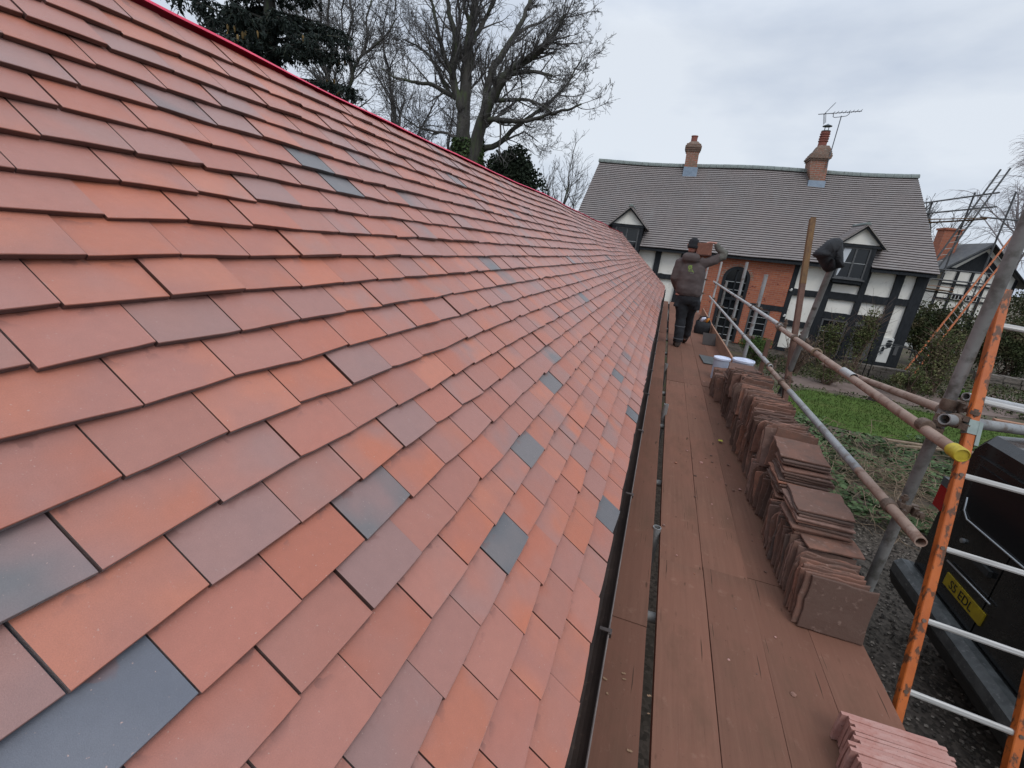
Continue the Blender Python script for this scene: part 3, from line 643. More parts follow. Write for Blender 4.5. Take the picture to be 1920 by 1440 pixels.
# oblique brace and the cross tube by the ladder
o = tubeobj('brace_tube', (1.335, 2.53, -.545), (1.83, 5.75, -.965), TR*.96, 'tube_rust', 'brown tube slanting away behind the upper guard rail'); coupler((1.33, 2.52, -.545), (.15, .97, -.12), o)
m = MB(); R2 = TR+.006; m.tube([(1.80+.02*0+R2*cos(a), 5.56+.03*(a/6.3), -.94+R2*sin(a)) for a in [2*pi*k/16 for k in range(17)]], .008, 6); m.build('rope_tie', M['straw'], o, smooth=True)
xt = tubeobj('cross_tube', (1.235, 2.322, -.538), (2.25, 3.06, -.680), TR*1.05, 'tube_grey', 'grey cross tube with an open end, passing behind the orange ladder'); coupler((1.30, 2.37, -.547), (1, .73, -.14), xt)
xt2 = tubeobj('cross_tube', (1.36, 2.48, -.455), (2.7, 3.42, -.67), TR*.8, 'tube_pale', 'thin pale cross tube just above the thicker grey one by the ladder')

# ------------------------------------------------------------------ orange ladder beside the deck
LA_, LB_ = Vector((1.396, 2.561, .0085)), Vector((1.261, 1.868, -1.678)); LW = .352; LD = LB_-LA_
lad = thing('ladder', tuple(LA_+LD*2.02), 'long orange ladder with silver rungs leaning at the walkway edge, paint worn to rust', 'ladder')
lu = LD.normalized(); ly = lu.cross(Vector((1, 0, 0))).normalized(); lx_ = ly.cross(lu)
RL = Matrix((lx_, ly, lu)).transposed()
def stile(x0):
    m = MB(); a = LA_+lx_*x0; b = LA_+LD*2.02+lx_*x0; n = 24; rings = []
    prof = [(-.013, -.018), (.013, -.018), (.016, -.015), (.016, .015), (.013, .018), (-.013, .018), (-.016, .015), (-.016, -.015)]
    for j in range(n+1):
        p = a+(b-a)*j/n; rings.append([p+RL @ Vector((q[0]*1.06, q[1], 0)) for q in prof])
    m.loft(rings); return m.build('stile', M['orange'], lad)
stile(-.0155); stile(LW+.0155)
for q_, k in enumerate((.085, .2695, .448, .621, .789, .952, 1.11, 1.267, 1.424, 1.58, 1.737, 1.893)):
    m = MB(); p = LA_+LD*k; rw = .0112
    pr = [(-rw, -rw*.5), (-rw*.5, -rw*.8), (rw*.5, -rw*.8), (rw, -rw*.5), (rw, -.003), (rw*.8, 0), (rw, .003), (rw, rw*.5), (rw*.5, rw*.8), (-rw*.5, rw*.8), (-rw, rw*.5), (-rw, .003), (-rw*.8, 0), (-rw, -.003)]
    m.loft([[p+RL @ Vector((x_, q[1], q[0])) for q in pr] for x_ in (-.002, LW*.33, LW*.66, LW+.002)])
    m.build('rung', M['alu'], lad)
    if q_ > 1:
        for x_ in (-.0155, LW+.0155):
            m = MB(); c_ = p+RL @ Vector((x_, -.0185 if (RL @ Vector((0, 1, 0))).y > 0 else .0185, 0))
            m.lathe([(.008, -.003), (.008, .003), (.004, .004), (.004, -.001)], c_, 12, RL @ Matrix.Rotation(pi/2, 3, 'X')); m.build('rung_socket', M['coupler'], lad)
m = MB(); c_ = LA_+LD*.335+lx_*-.0155; m.box(c_, (.038, .044, .060), RL); m.box(c_+lx_*.022+lu*.024, (.014, .046, .10), RL); m.build('clip_plate', M['galv'], lad)

# ------------------------------------------------------------------ old tiles stacked on edge along the walkway
ro = random.Random(23)
def tile_mesh(seed, wx, hz, th, rag=.004, chip=.6):
    r_ = random.Random(seed); nx, nz_ = 9, 7; m = MB(); cv = r_.uniform(.002, .006)
    prof = []
    for i in range(nx): prof.append((lerp(-wx/2, wx/2, i/(nx-1)), 0+r_.uniform(0, rag*.6)))
    for j in range(1, nz_): prof.append((wx/2+r_.uniform(-rag, rag*.4), hz*j/(nz_-1)))
    for i in range(1, nx): prof.append((lerp(wx/2, -wx/2, i/(nx-1)), hz+r_.uniform(-rag, rag*.4)))
    for j in range(1, nz_-1): prof.append((-wx/2+r_.uniform(-rag*.4, rag), hz*(1-j/(nz_-1))))
    if r_.random() < chip:
        cx_, cz_ = r_.choice([-wx/2, wx/2]), hz*r_.choice([1, 1, 0]); rr = r_.uniform(.02, .06)
        prof = [(x-(.012 if (x-cx_)**2+(z-cz_)**2 < rr*rr else 0)*(1 if cx_ > 0 else -1), z-(.014 if (x-cx_)**2+(z-cz_)**2 < rr*rr and cz_ > 0 else 0)) for x, z in prof]
    cy = lambda x, z: cv*(1-(2*z/hz-1)**2)+.0015*mnoise.noise(Vector((x*14, z*14, seed)))
    rings = []
    for sgn in (-1, 1):
        for sc in ((.985, sgn*th/2) if sgn > 0 else (.985, sgn*th/2),): pass
    be = .002 if chip else .0004
    inner = lambda s_, y_: [(x*s_, cy(x, z)+y_, hz/2+(z-hz/2)*s_) for x, z in prof]
    m.loft([inner(.5, -th/2), inner(.975 if chip else .996, -th/2), inner(1, -th/2+be), inner(1, th/2-be), inner(.975 if chip else .996, th/2), inner(.5, th/2)])
    return m
_protos = []
for q in range(7):
    o = tile_mesh(q*3+1, .266, .268, .0112, .006).build('old_clay_tile', M['oldtile']); _protos.append(o)
_used = set(); _roots = []
TS_UP = 'old brown clay tile standing on edge in the upper tier of the long row'
TS_LO = 'old brown clay tile standing on edge in the lower tier of the long row'
def put_tile(p, lean, yaw, roll, label, group, src=None):
    q = src if src is not None else ro.randrange(7)
    o = _protos[q]
    if q in _used: o = o.copy(); COL.objects.link(o)
    _used.add(q)
    o.location = p; o.rotation_euler = (-lean, roll, yaw)
    return tag(o, label, 'clay tile', group)
G_ROW = 'old roof tiles stacked along the walkway'
y = 2.07; n_lo = 0
y_end = 6.45
first = True
while y < y_end and n_lo < 130:
    near = y < 3.4; blk = int(y/.31)
    x = 1.0+ro.gauss(0, .010) if y < 2.25 else 1.0+ro.gauss(0, .011)+.020*sin(blk*2.3)
    if y > 5.3: x -= .07*min(1, (y-5.3)/.4)
    lb = TS_LO
    if first: lb = 'broad flat brown tile closing the near end of the long row'
    le = 8 if y < 2.25 else 9+8*sin(blk*1.9)
    put_tile((x, y, DZ+.003+(0 if first else ro.uniform(0, .010))), radians(le+ro.gauss(0, 1.6)), ro.gauss(0, .02 if first else .06), 0 if first else ro.gauss(0, .04), lb, G_ROW)
    first = False
    n_lo += 1; y += .0215 if near else (.031 if y < 4.5 else .044)
    if ro.random() < .05: y += .022
y = 3.17; n_up = 0
while y < 5.35 and n_up < 130:
    blk = int(y/.27); x = .985+ro.gauss(0, .016)+.030*sin(blk*2.7)
    zb = DZ+.270+.026*sin(blk*1.9)-.05*max(0, y-4.9)
    put_tile((x, y+.03, zb+ro.uniform(-.010, .012)), radians(5+9*sin(blk*1.3)+ro.gauss(0, 3.2)), ro.gauss(0, .09)+.09*sin(blk*3.1), ro.gauss(0, .055), TS_UP, G_ROW)
    n_up += 1; y += .0180 if y < 3.8 else .0225
# packs of tiles lying nearly flat where the upper tier has been broken into
def flat_pack(n, y0, z0, x0, le, lbl_top, dy=.004):
    for q in range(n):
        put_tile((x0+ro.gauss(0, .012), y0+q*dy+ro.gauss(0, .006), z0+q*.0148), radians(le+ro.gauss(0, 1.0)), ro.gauss(0, .05), ro.gauss(0, .012), lbl_top if q == n-1 else 'old tile lying nearly flat in the broken part of the upper tier', G_ROW)
flat_pack(12, 2.79, -1.295, 1.0, 88, 'orange edged tile showing below the pushed back ones of the farther flat pack')
put_tile((1.0, 2.875, -1.108), radians(86), -.02, .01, 'reddish tile set back on the farther flat pack', G_ROW)
put_tile((1.005, 2.88, -1.094), radians(85), .03, .0, 'old tile lying under the topmost tile of the farther flat pack', G_ROW)
put_tile((.99, 2.90, -1.078), radians(84), .0, .02, 'topmost tile of the farther flat pack, pushed back from the others', G_ROW)
flat_pack(10, 2.40, -1.300, 1.01, 88, 'salmon tile lying on top of the nearly flat pack nearest the camera')
put_tile((1.05, 2.31, -1.292), radians(86), .14, .02, 'broken corner tile jutting right just above the end tile', G_ROW)
flat_pack(12, 5.42, -1.29, 1.0, 86, 'clean pinkish tile lying flat at the far end of the upper tier', 0)

# pink tiles packed at the lower right corner
pk = []
for q in range(4):
    o = tile_mesh(90+q, .285, .122, .0132, .0010, 0.0).build('pink_clay_tile', M['pinktile']); pk.append(o)
for q in range(30):
    o = pk[q] if q < 4 else pk[q % 4].copy()
    if q >= 4: COL.objects.link(o)
    s_ = (q % 2)*.014-.007+(.012 if q % 5 == 2 else 0)
    o.location = (1.022+s_+ro.gauss(0, .004)+.012*sin(q*.45), 1.53-q*.0136, DZ+.004+ro.gauss(0, .0012)); o.rotation_euler = (radians(ro.gauss(0, .5)), ro.gauss(0, .006), .03+ro.gauss(0, .008))
    tag(o, 'pink clay tile standing on edge in the pack at the bottom right corner', 'clay tile', 'pink tiles packed on edge at the near right')

# crumbs of broken tile on the boards
for q in range(46):
    m = MB(); n_ = 6; s_ = ro.uniform(.004, .013)*(1.6 if q % 11 == 0 else 1); a0 = ro.uniform(0, 6)
    m.loft([[(s_*f_*cos(a0+2*pi*k/n_)*ro.uniform(.6, 1.2), s_*f_*sin(a0+2*pi*k/n_)*ro.uniform(.6, 1.2), z_*s_) for k in range(n_)] for f_, z_ in ((1, 0), (.9, .4), (.5, .6))])
    o = m.build('tile_chip', M['oldtile' if q % 3 else 'pinktile']); yy = ro.uniform(1.5, 6.5); o.location = (ro.uniform(.5, .84) if q % 4 else ro.uniform(.28, .6), yy, DZ+.001)
    tag(o, 'small chip of broken clay tile on the boards', 'tile chip', 'tile chips scattered on the deck')

# ------------------------------------------------------------------ things lying on the deck
def tub(loc, r, h, label):
    t_ = thing('plastic_tub', loc, label, 'tub', 'lidded plastic tubs'); m = MB()
    L3 = Vector(loc)
    m.lathe([(r*.86, 0), (r*.97, h*.95), (r*1.0, h*.96), (r*1.0, h)], L3, 28); m.build('bucket', M['tub_inside'], t_, smooth=True, autosm=40)
    m = MB(); m.lathe([(r*1.05, h-.012), (r*1.05, h+.010), (r*1.0, h+.014), (r*.95, h+.012), (r*.93, h+.003), (.01, h+.004)], L3, 32); m.build('lid', M['white_plastic'], t_, smooth=True, autosm=35)
tub((1.15, 6.42, DZ), .13, .385, 'bluish white lidded tub on the right, the larger one behind the old tiles')
tub((.945, 6.78, DZ), .108, .30, 'small bluish white lidded tub, left of the larger one behind the old tiles')
m = MB(); m.box((0, 0, 0), (.27, .62, .010), Matrix.Rotation(.04, 3, 'Y')); o = m.build('slate_sheet', M['slate']); o.location = (.93, 7.95, DZ+.014); o.rotation_euler = (0, 0, .06); tag(o, 'flat green grey slate lying on the boards before the tubs', 'slate')
m = MB(); m.box((0, 0, .13), (.24, .010, .26)); o = m.build('dark_slab', M['darkslab']); o.location = (1.02, 9.45, DZ+.006); o.rotation_euler = (radians(-38), 0, .10); tag(o, 'dark brown slab propped against the toe board', 'slab')
m = MB(); n = 10; m.loft([[(1.160, y_, DZ), (1.183, y_, DZ), (1.186+.01*sin(y_), y_, DZ+.205), (1.160+.01*sin(y_), y_, DZ+.205)] for y_ in [lerp(7.1, 14.6, q/n) for q in range(n+1)]])
tag(m.build('toe_board', M['boardend']), 'pale brown toe board standing on edge along the far half of the deck', 'toe board')
tb = thing('tool_bag', (.96, 10.9, DZ), 'black tool bag with an orange handled tool on the deck past the man', 'bag')
m = MB(); nn = 16
sq = lambda v_: abs(v_)**.55*(1 if v_ > 0 else -1)
m.loft([[(.96+rx_*sq(cos(2*pi*k/nn))+.012*sin(k*2.7+z_*20), 10.9+ry_*sq(sin(2*pi*k/nn))+.01*sin(k*1.9), DZ+z_+.02*sin(k*1.3)*(z_ > .1)) for k in range(nn)] for rx_, ry_, z_ in ((.15, .13, .0), (.16, .14, .03), (.165, .14, .14), (.15, .12, .25), (.13, .09, .27), (.12, .08, .26), (.10, .06, .16))]); m.build('sack_body', M['blackbag'], tb, smooth=True, autosm=50)
m = MB(); m.tube([(.83, 10.9, DZ+.24), (.87, 10.86, DZ+.36), (.96, 10.85, DZ+.39), (1.05, 10.86, DZ+.36), (1.09, 10.9, DZ+.24)], .013, 8); m.build('bag_handle', M['blackbag'], tb, smooth=True)
m = MB(); m.tube([(1.00, 10.85, DZ+.24), (1.03, 10.83, DZ+.31), (1.05, 10.82, DZ+.36)], [.02, .026, .018], 8); m.build('tool_handle', M['toolorange'], tb, smooth=True)
m = MB(); m.tube([(.90, 10.82, DZ+.27), (.93, 10.8, DZ+.34), (.98, 10.8, DZ+.36)], [.03, .035, .02], 8); m.build('glove', M['white_plastic'], tb, smooth=True)
# bag over the tube head
m = MB(); out_ = [(1.085, .125), (1.105, .165), (1.135, .205), (1.165, .250), (1.20, .272), (1.235, .275), (1.262, .262), (1.275, .22), (1.290, .165), (1.315, .10), (1.332, .062), (1.318, .048), (1.285, .040), (1.25, .012), (1.222, .004), (1.195, .022), (1.165, .060), (1.125, .105)]
cx_, cz_ = 1.215, .140; rings = []
for yo, sc_b in ((-.085, .30), (-.078, .55), (-.055, .82), (-.02, .98), (.02, 1.0), (.055, .80), (.075, .5), (.08, .25)):
    ring = []
    for q, (x, z) in enumerate(out_):
        f_ = mnoise.noise(Vector((x*22, z*9, 2)))*.030+.016*sin(q*2.4+yo*30)
        ring.append((cx_+(x-cx_)*sc_b, 4.45+yo+f_*(1 if abs(yo) > .03 else .3), cz_+(z-cz_)*sc_b))
    rings.append(ring)
m.loft(rings); tag(m.build('black_bag', M['blackbag'], smooth=True), 'crumpled black bag pulled over the head of the grey tube', 'bag')
# ------------------------------------------------------------------ timber framed house
HY = 20.0; HB = GZ-.05
house = thing('cottage', (2.3, 23, GZ), 'black and white timber framed cottage with a brick bay and a long brown tiled roof', 'house')
XL, XR = -4.1, 8.58
m = MB(); m.bb(XL+.2, XR-.06, HY+.06, 26.0, -3.05, .36)
gw = []
m.build('wall', M['render'], house)
m = MB(); m.bb(XL+.12, XR+.02, HY-.02, 26.05, HB, -3.06); m.build('stone_plinth', M['stone'], house)
m = MB()
# brick bay with an arched opening and a lower window opening cut round by pieces
def bb(x0, x1, z0, z1, y0=HY-.06, y1=HY+.055): m.bb(x0, x1, y0, y1, z0, z1)
AX0, AX1, ATOP, ASP = 2.12, 2.98, -.19, -.60
bb(.50, AX0, -3.06, .22); bb(AX1, 3.30, -3.06, .22); bb(3.30, 4.02, -1.62, .22); bb(4.02, 4.418, -3.06, .22); bb(3.30, 4.02, -3.06, -2.98); bb(AX0, AX1, ATOP+.01, .22)
ns = 14; acx = (AX0+AX1)/2; ar = (AX1-AX0)/2; az = ATOP-ASP
for q in range(ns):
    t0, t1 = pi*q/ns, pi*(q+1)/ns
    x0, x1 = acx-ar*cos(t0), acx-ar*cos(t1); z0, z1 = ASP+az*sin(t0), ASP+az*sin(t1)
    for yy in (HY-.06,): pass
    k = m.pts([(x0, HY-.06, z0), (x1, HY-.06, z1), (x1, HY-.06, ATOP+.01), (x0, HY-.06, ATOP+.01), (x0, HY+.055, z0), (x1, HY+.055, z1)])
    m.face([k, k+1, k+2, k+3]); m.face([k, k+4, k+5, k+1])
m.build('brick_bay', M['brick'], house)
def timber(name, x0, x1, z0, z1, y0=HY-.035, skew=0.0, par=None, mat='blacktimber', y1=HY+.058):
    m = MB(); rr = random.Random(int(abs(x0*131+z0*57)*10)); n = 6; rings = []
    vert = (z1-z0) > (x1-x0)
    for j in range(n+1):
        f_ = j/n; a, b = rr.uniform(-.012, .012), rr.uniform(-.012, .012)
        if vert: z = lerp(z0, z1, f_); o_ = skew*f_; rings.append([(x0+a+o_, y0, z), (x1+b+o_, y0, z), (x1+b+o_, y1, z), (x0+a+o_, y1, z)])
        else: x = lerp(x0, x1, f_); o_ = skew*f_; rings.append([(x, y0, z0+a+o_), (x, y0, z1+b+o_), (x, y1, z1+b+o_), (x, y1, z0+a+o_)])
    m.loft(rings); return m.build(name, M[mat], par or house)
Zt = .30
for x0, x1 in ((4.425, 4.60), (5.55, 5.80), (6.68, 6.88), (7.66, 7.90), (8.27, 8.60)): timber('timber_post', x0, x1, -3.05, Zt, HY-.045)
timber('timber_post', -.62, -.38, -3.05, Zt, HY-.045); timber('timber_post', -1.9, -1.68, -3.05, Zt, HY-.045); timber('timber_post', -3.4, -3.18, -3.05, Zt, HY-.045); timber('timber_post', .36, .52, -3.05, Zt, HY-.065); timber('timber_post', XL+.16, XL+.4, -3.05, Zt, HY-.045)
for x0, x1, z0, z1 in ((4.60, 5.55, -.93, -.69), (5.80, 6.68, -.90, -.64), (6.88, 7.66, -.885, -.61), (7.90, 8.27, -.83, -.60), (4.60, 5.55, -2.10, -1.88), (5.80, 6.68, -1.62, -1.38), (6.88, 7.66, -1.60, -1.345), (5.80, 6.68, -.34, -.17), (-.38, .36, -.94, -.74), (-1.68, -.62, -.94, -.74), (-3.18, -1.9, -.94, -.74), (-.38, .36, -2.1, -1.9), (4.60, 8.27, -3.10, -2.955), (3.25, 4.425, -1.61, -1.42)):
    timber('timber_rail', x0, x1, z0, z1, HY-.035 if x0 > 4.43 or x0 < .4 else HY-.08, y1=HY+.056)
timber('wall_plate', XL+.2, 8.62, .17, .35, HY-.09, .05)
# windows in the walls
def window(x0, x1, z0, z1, y_, nx, nz_, par=house, fr=.06, arch=False, curtain=False):
    m = MB()
    m.bb(x0, x0+fr, y_-.03, y_+.05, z0, z1); m.bb(x1-fr, x1, y_-.03, y_+.05, z0, z1); m.bb(x0+fr, x1-fr, y_-.028, y_+.05, z0, z0+fr); m.bb(x0+fr, x1-fr, y_-.028, y_+.05, z1-fr, z1)
    for q in range(1, nx): xx = lerp(x0, x1, q/nx); m.bb(xx-.026, xx+.026, y_-.024, y_+.05, z0+fr, z1-fr)
    f_ = m.build('window', M['frame'], par)
    m = MB(); m.bb(x0+.01, x1-.01, y_+.012, y_+.022, z0+.01, z1-.01); m.build('window_pane', M['glass'], f_)
    m = MB()
    for q in range(1, nz_): zz = lerp(z0+fr, z1-fr, q/nz_); m.bb(x0+fr, x1-fr, y_-.008, y_+.010, zz-.011, zz+.011)
    if nz_ > 1: m.build('glazing_bar', M['bar'], f_)
    return f_
window(5.82, 6.66, -2.95, -1.63, HY+.0, 2, 3)
window(3.31, 4.01, -2.97, -1.63, HY-.02, 1, 5)
# tall arched window: pane with a curved head and a dark surround
m = MB(); poly = [(AX1-.05, -3.0), (AX1-.05, ASP)]+[(acx+(ar-.05)*cos(pi*q/12), ASP+(az-.05)*sin(pi*q/12)) for q in range(1, 12)]+[(AX0+.05, ASP), (AX0+.05, -3.0)]
m.prism(poly, (0, HY+.040, 0), (1, 0, 0), (0, 0, 1), -.01); 
aw = MB()
inn = poly; outr = [(AX1+.06, -3.04), (AX1+.06, ASP)]+[(acx+(ar+.06)*cos(pi*q/12), ASP+(az+.06)*sin(pi*q/12)) for q in range(1, 12)]+[(AX0-.06, ASP), (AX0-.06, -3.04)]
for q in range(len(inn)-1):
    a0, a1, b0, b1 = inn[q], inn[q+1], outr[q], outr[q+1]
    k = aw.pts([(p[0], yy, p[1]) for yy in (HY-.085, HY+.045) for p in (a0, a1, b1, b0)])
    for fc in ((0, 1, 2, 3), (4, 7, 6, 5), (0, 4, 5, 1), (2, 6, 7, 3), (1, 5, 6, 2), (0, 3, 7, 4)): aw.face([k+i for i in fc])
aw.bb(acx-.03, acx+.03, HY-.02, HY+.03, -3.0, ATOP-.06); aw.bb(AX0+.05, AX1-.05, HY-.021, HY+.029, -1.42, -1.32)
af = aw.build('arched_window', M['blacktimber'], house); m.build('window_pane', M['glass'], af)
m = MB()
for zz in (-.72, -1.02, -1.75, -2.15, -2.5, -2.8): m.bb(AX0+.05, acx-.03, HY-.008, HY+.022, zz-.011, zz+.011); m.bb(acx+.03, AX1-.05, HY-.008, HY+.022, zz-.011, zz+.011)
m.build('glazing_bar', M['bar'], af)
m = MB()
for q in range(14):
    t0, t1 = pi*q/14+.02, pi*(q+1)/14-.02; r0, r1 = 1.08, 1.42
    k = m.pts([(acx-(ar+.06+d)*cos(t_), yy, ASP+(az+.06+d)*sin(t_)) for yy in (HY-.072, HY-.05) for t_, d in ((t0, .0), (t1, .0), (t1, .11), (t0, .11))])
    for fc in ((0, 1, 2, 3), (4, 7, 6, 5), (0, 4, 5, 1), (2, 6, 7, 3), (1, 5, 6, 2), (0, 3, 7, 4)): m.face([k+i for i in fc])
m.build('brick_arch', M['chimbrick'], house)
# entrance: dark boarded porch side with a white panel carrying a shield plaque and a lantern
m = MB(); m.bb(7.10, 8.62, HY-.62, HY-.10, -3.28, -3.06); m.build('door_step', M['stone'], house)
dm = MB(); dm.bb(6.92, 7.63, HY-.012, HY+.05, -3.04, -1.64); door = dm.build('door', M['frame'], house)
m = MB(); m.bb(7.0, 7.54, HY-.024, HY-.013, -2.3, -1.75); m.build('door_pane', M['glass'], door)
m = MB(); m.bb(7.92, 8.26, HY-.022, HY+.057, -2.93, -2.02); wp = m.build('door_panel', M['whitepaint'], house)
m = MB(); sh_ = [(-.10, .10), (.10, .10), (.10, -.02), (.06, -.09), (0, -.13), (-.06, -.09), (-.10, -.02)]; m.prism([(a*.82, b*.82) for a, b in sh_][::-1], (8.14, HY-.024, -2.27), (1, 0, 0), (0, 0, 1), .02)
m.build('shield_plaque', M['blacktimber'], wp)
m = MB(); m.prism([(.085*cos(2*pi*k/16), .042*sin(2*pi*k/16)) for k in range(16)][::-1], (8.145, HY-.024, -2.125), (1, 0, 0), (0, 0, 1), .02); m.build('oval_plaque', M['blacktimber'], wp)
m = MB(); m.box((8.0, HY-.05, -2.46), (.075, .05, .13)); m.lathe([(.045, .0), (.015, .06)], (8.0, HY-.05, -2.395), 8); m.build('lantern', M['blacktimber'], wp)
m = MB(); m.lathe([(.04, 0), (.045, .05), (.03, .06)], (8.0, HY-.055, -2.60), 10); m.build('lantern_glass', M['bar'], wp)
m = MB(); m.box((8.40, HY-.056, -2.42), (.11, .02, .36)); m.build('wall_plaque', M['frame'], house)
for x_, z_ in ((4.50, -.76), (4.52, -1.74)):
    m = MB(); m.box((x_, HY-.09, z_), (.07, .08, .06)); m.lathe([(.02, -.04), (.038, 0), (.02, .04)], (x_+.01, HY-.13, z_+.03), 10); m.build('outside_lamp', M['whitepaint'], house)
# roof courses
def sagz(x): return 3.72+.13*(x+3.9)/12.2+.042*sin((x+3.9)/12.2*pi*3.1+2.6)
EY, RY = HY-.36, 22.9
def ez(x): return .22+.13*(x+1)/9.5
m = MB(); NCR = 42; nxs = 150; rr = random.Random(12)
for k in range(NCR):
    f0, f1 = k/NCR, (k+1)/NCR
    seg = []
    cvar = rr.uniform(.45, .65)
    for j in range(nxs+1):
        u = j/nxs
        xl0, xr0 = lerp(-4.3, -3.93, f0), lerp(8.70, 8.30, f0); xl1, xr1 = lerp(-4.3, -3.93, f1), lerp(8.70, 8.30, f1)
        x0 = lerp(xl0, xr0, u); x1 = lerp(xl1, xr1, u)
        wob = lambda x, f: .018*mnoise.noise(Vector((x*.9, f*7, 1.7)))+.03*mnoise.noise(Vector((x*.25, f*2, 4)))
        Pz = lambda x, f: lerp(ez(x), sagz(x), f)+wob(x, f)
        y0, y1 = lerp(EY, RY, f0), lerp(EY, RY, f1)
        seg.append(((x0, y0-.022, Pz(x0, f0)+.025), (x0, y0-.018, Pz(x0, f0)-.003), (x1, y1, Pz(x1, f1)+.004)))
    a = m.pts([s_[1] for s_ in seg]); b = m.pts([s_[0] for s_ in seg]); c = m.pts([s_[2] for s_ in seg])
    for j in range(nxs):
        xm = (seg[j][0][0]+seg[j+1][0][0])/2; zm = seg[j][0][2]
        if (abs(xm-6.13) < .60 and zm < 1.02) or (abs(xm+1.875) < .62 and zm < .94): continue
        m.tint = min(1, max(.1, cvar+rr.uniform(-.14, .14)))
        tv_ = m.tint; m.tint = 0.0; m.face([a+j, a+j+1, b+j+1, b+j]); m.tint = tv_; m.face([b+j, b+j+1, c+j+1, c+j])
    m.tint = .4
    m.face([a, b, c]); m.face([a+nxs, c+nxs, b+nxs])
roof = m.build('roof', M['housetile'], house)
m = MB()
cuts = [(-4.25, -2.50, 0), (-2.50, -1.25, 1), (-1.25, 5.53, 0), (5.53, 6.73, 1), (6.73, 8.66, 0)]
for xa, xb, cut in cuts:
    f0 = .25 if cut else 0
    q0 = [(x, lerp(EY+.02, RY, f0), lerp(ez(x), sagz(x), f0)-.05) for x in (xa, xb)]; q1 = [(-3.88 if x < -4 else (8.26 if x > 8.5 else x), RY, sagz(x)-.06) for x in (xa, xb)]
    k = m.pts(q0+q1+[(p[0], p[1], p[2]-.08) for p in q0])
    m.face([k, k+1, k+3, k+2]); m.face([k+4, k+5, k+1, k])
k = m.pts([(-3.88, RY, sagz(-3.9)-.06), (8.26, RY, sagz(8.3)-.06), (-4.25, 26.2, .1), (8.66, 26.2, .2)]); m.face([k, k+1, k+3, k+2])
m.build('roof_underside', M['blacktimber'], house)
m = MB(); nn = 44
for q in range(nn):
    x0, x1 = lerp(-3.98, 8.34, q/nn), lerp(-3.98, 8.34, (q+1)/nn); z0, z1 = sagz(x0), sagz(x1); e_ = .003*(q % 2)
    m.loft([[(x, RY+(.13+e_)*cos(t_), z-.045+(.15+e_)*sin(t_)) for t_ in [pi*p/8 for p in range(9)]] for x, z in ((x0, z0), (x1-.008, z1))])
m.build('ridge_tiles', M['ridge'], roof)
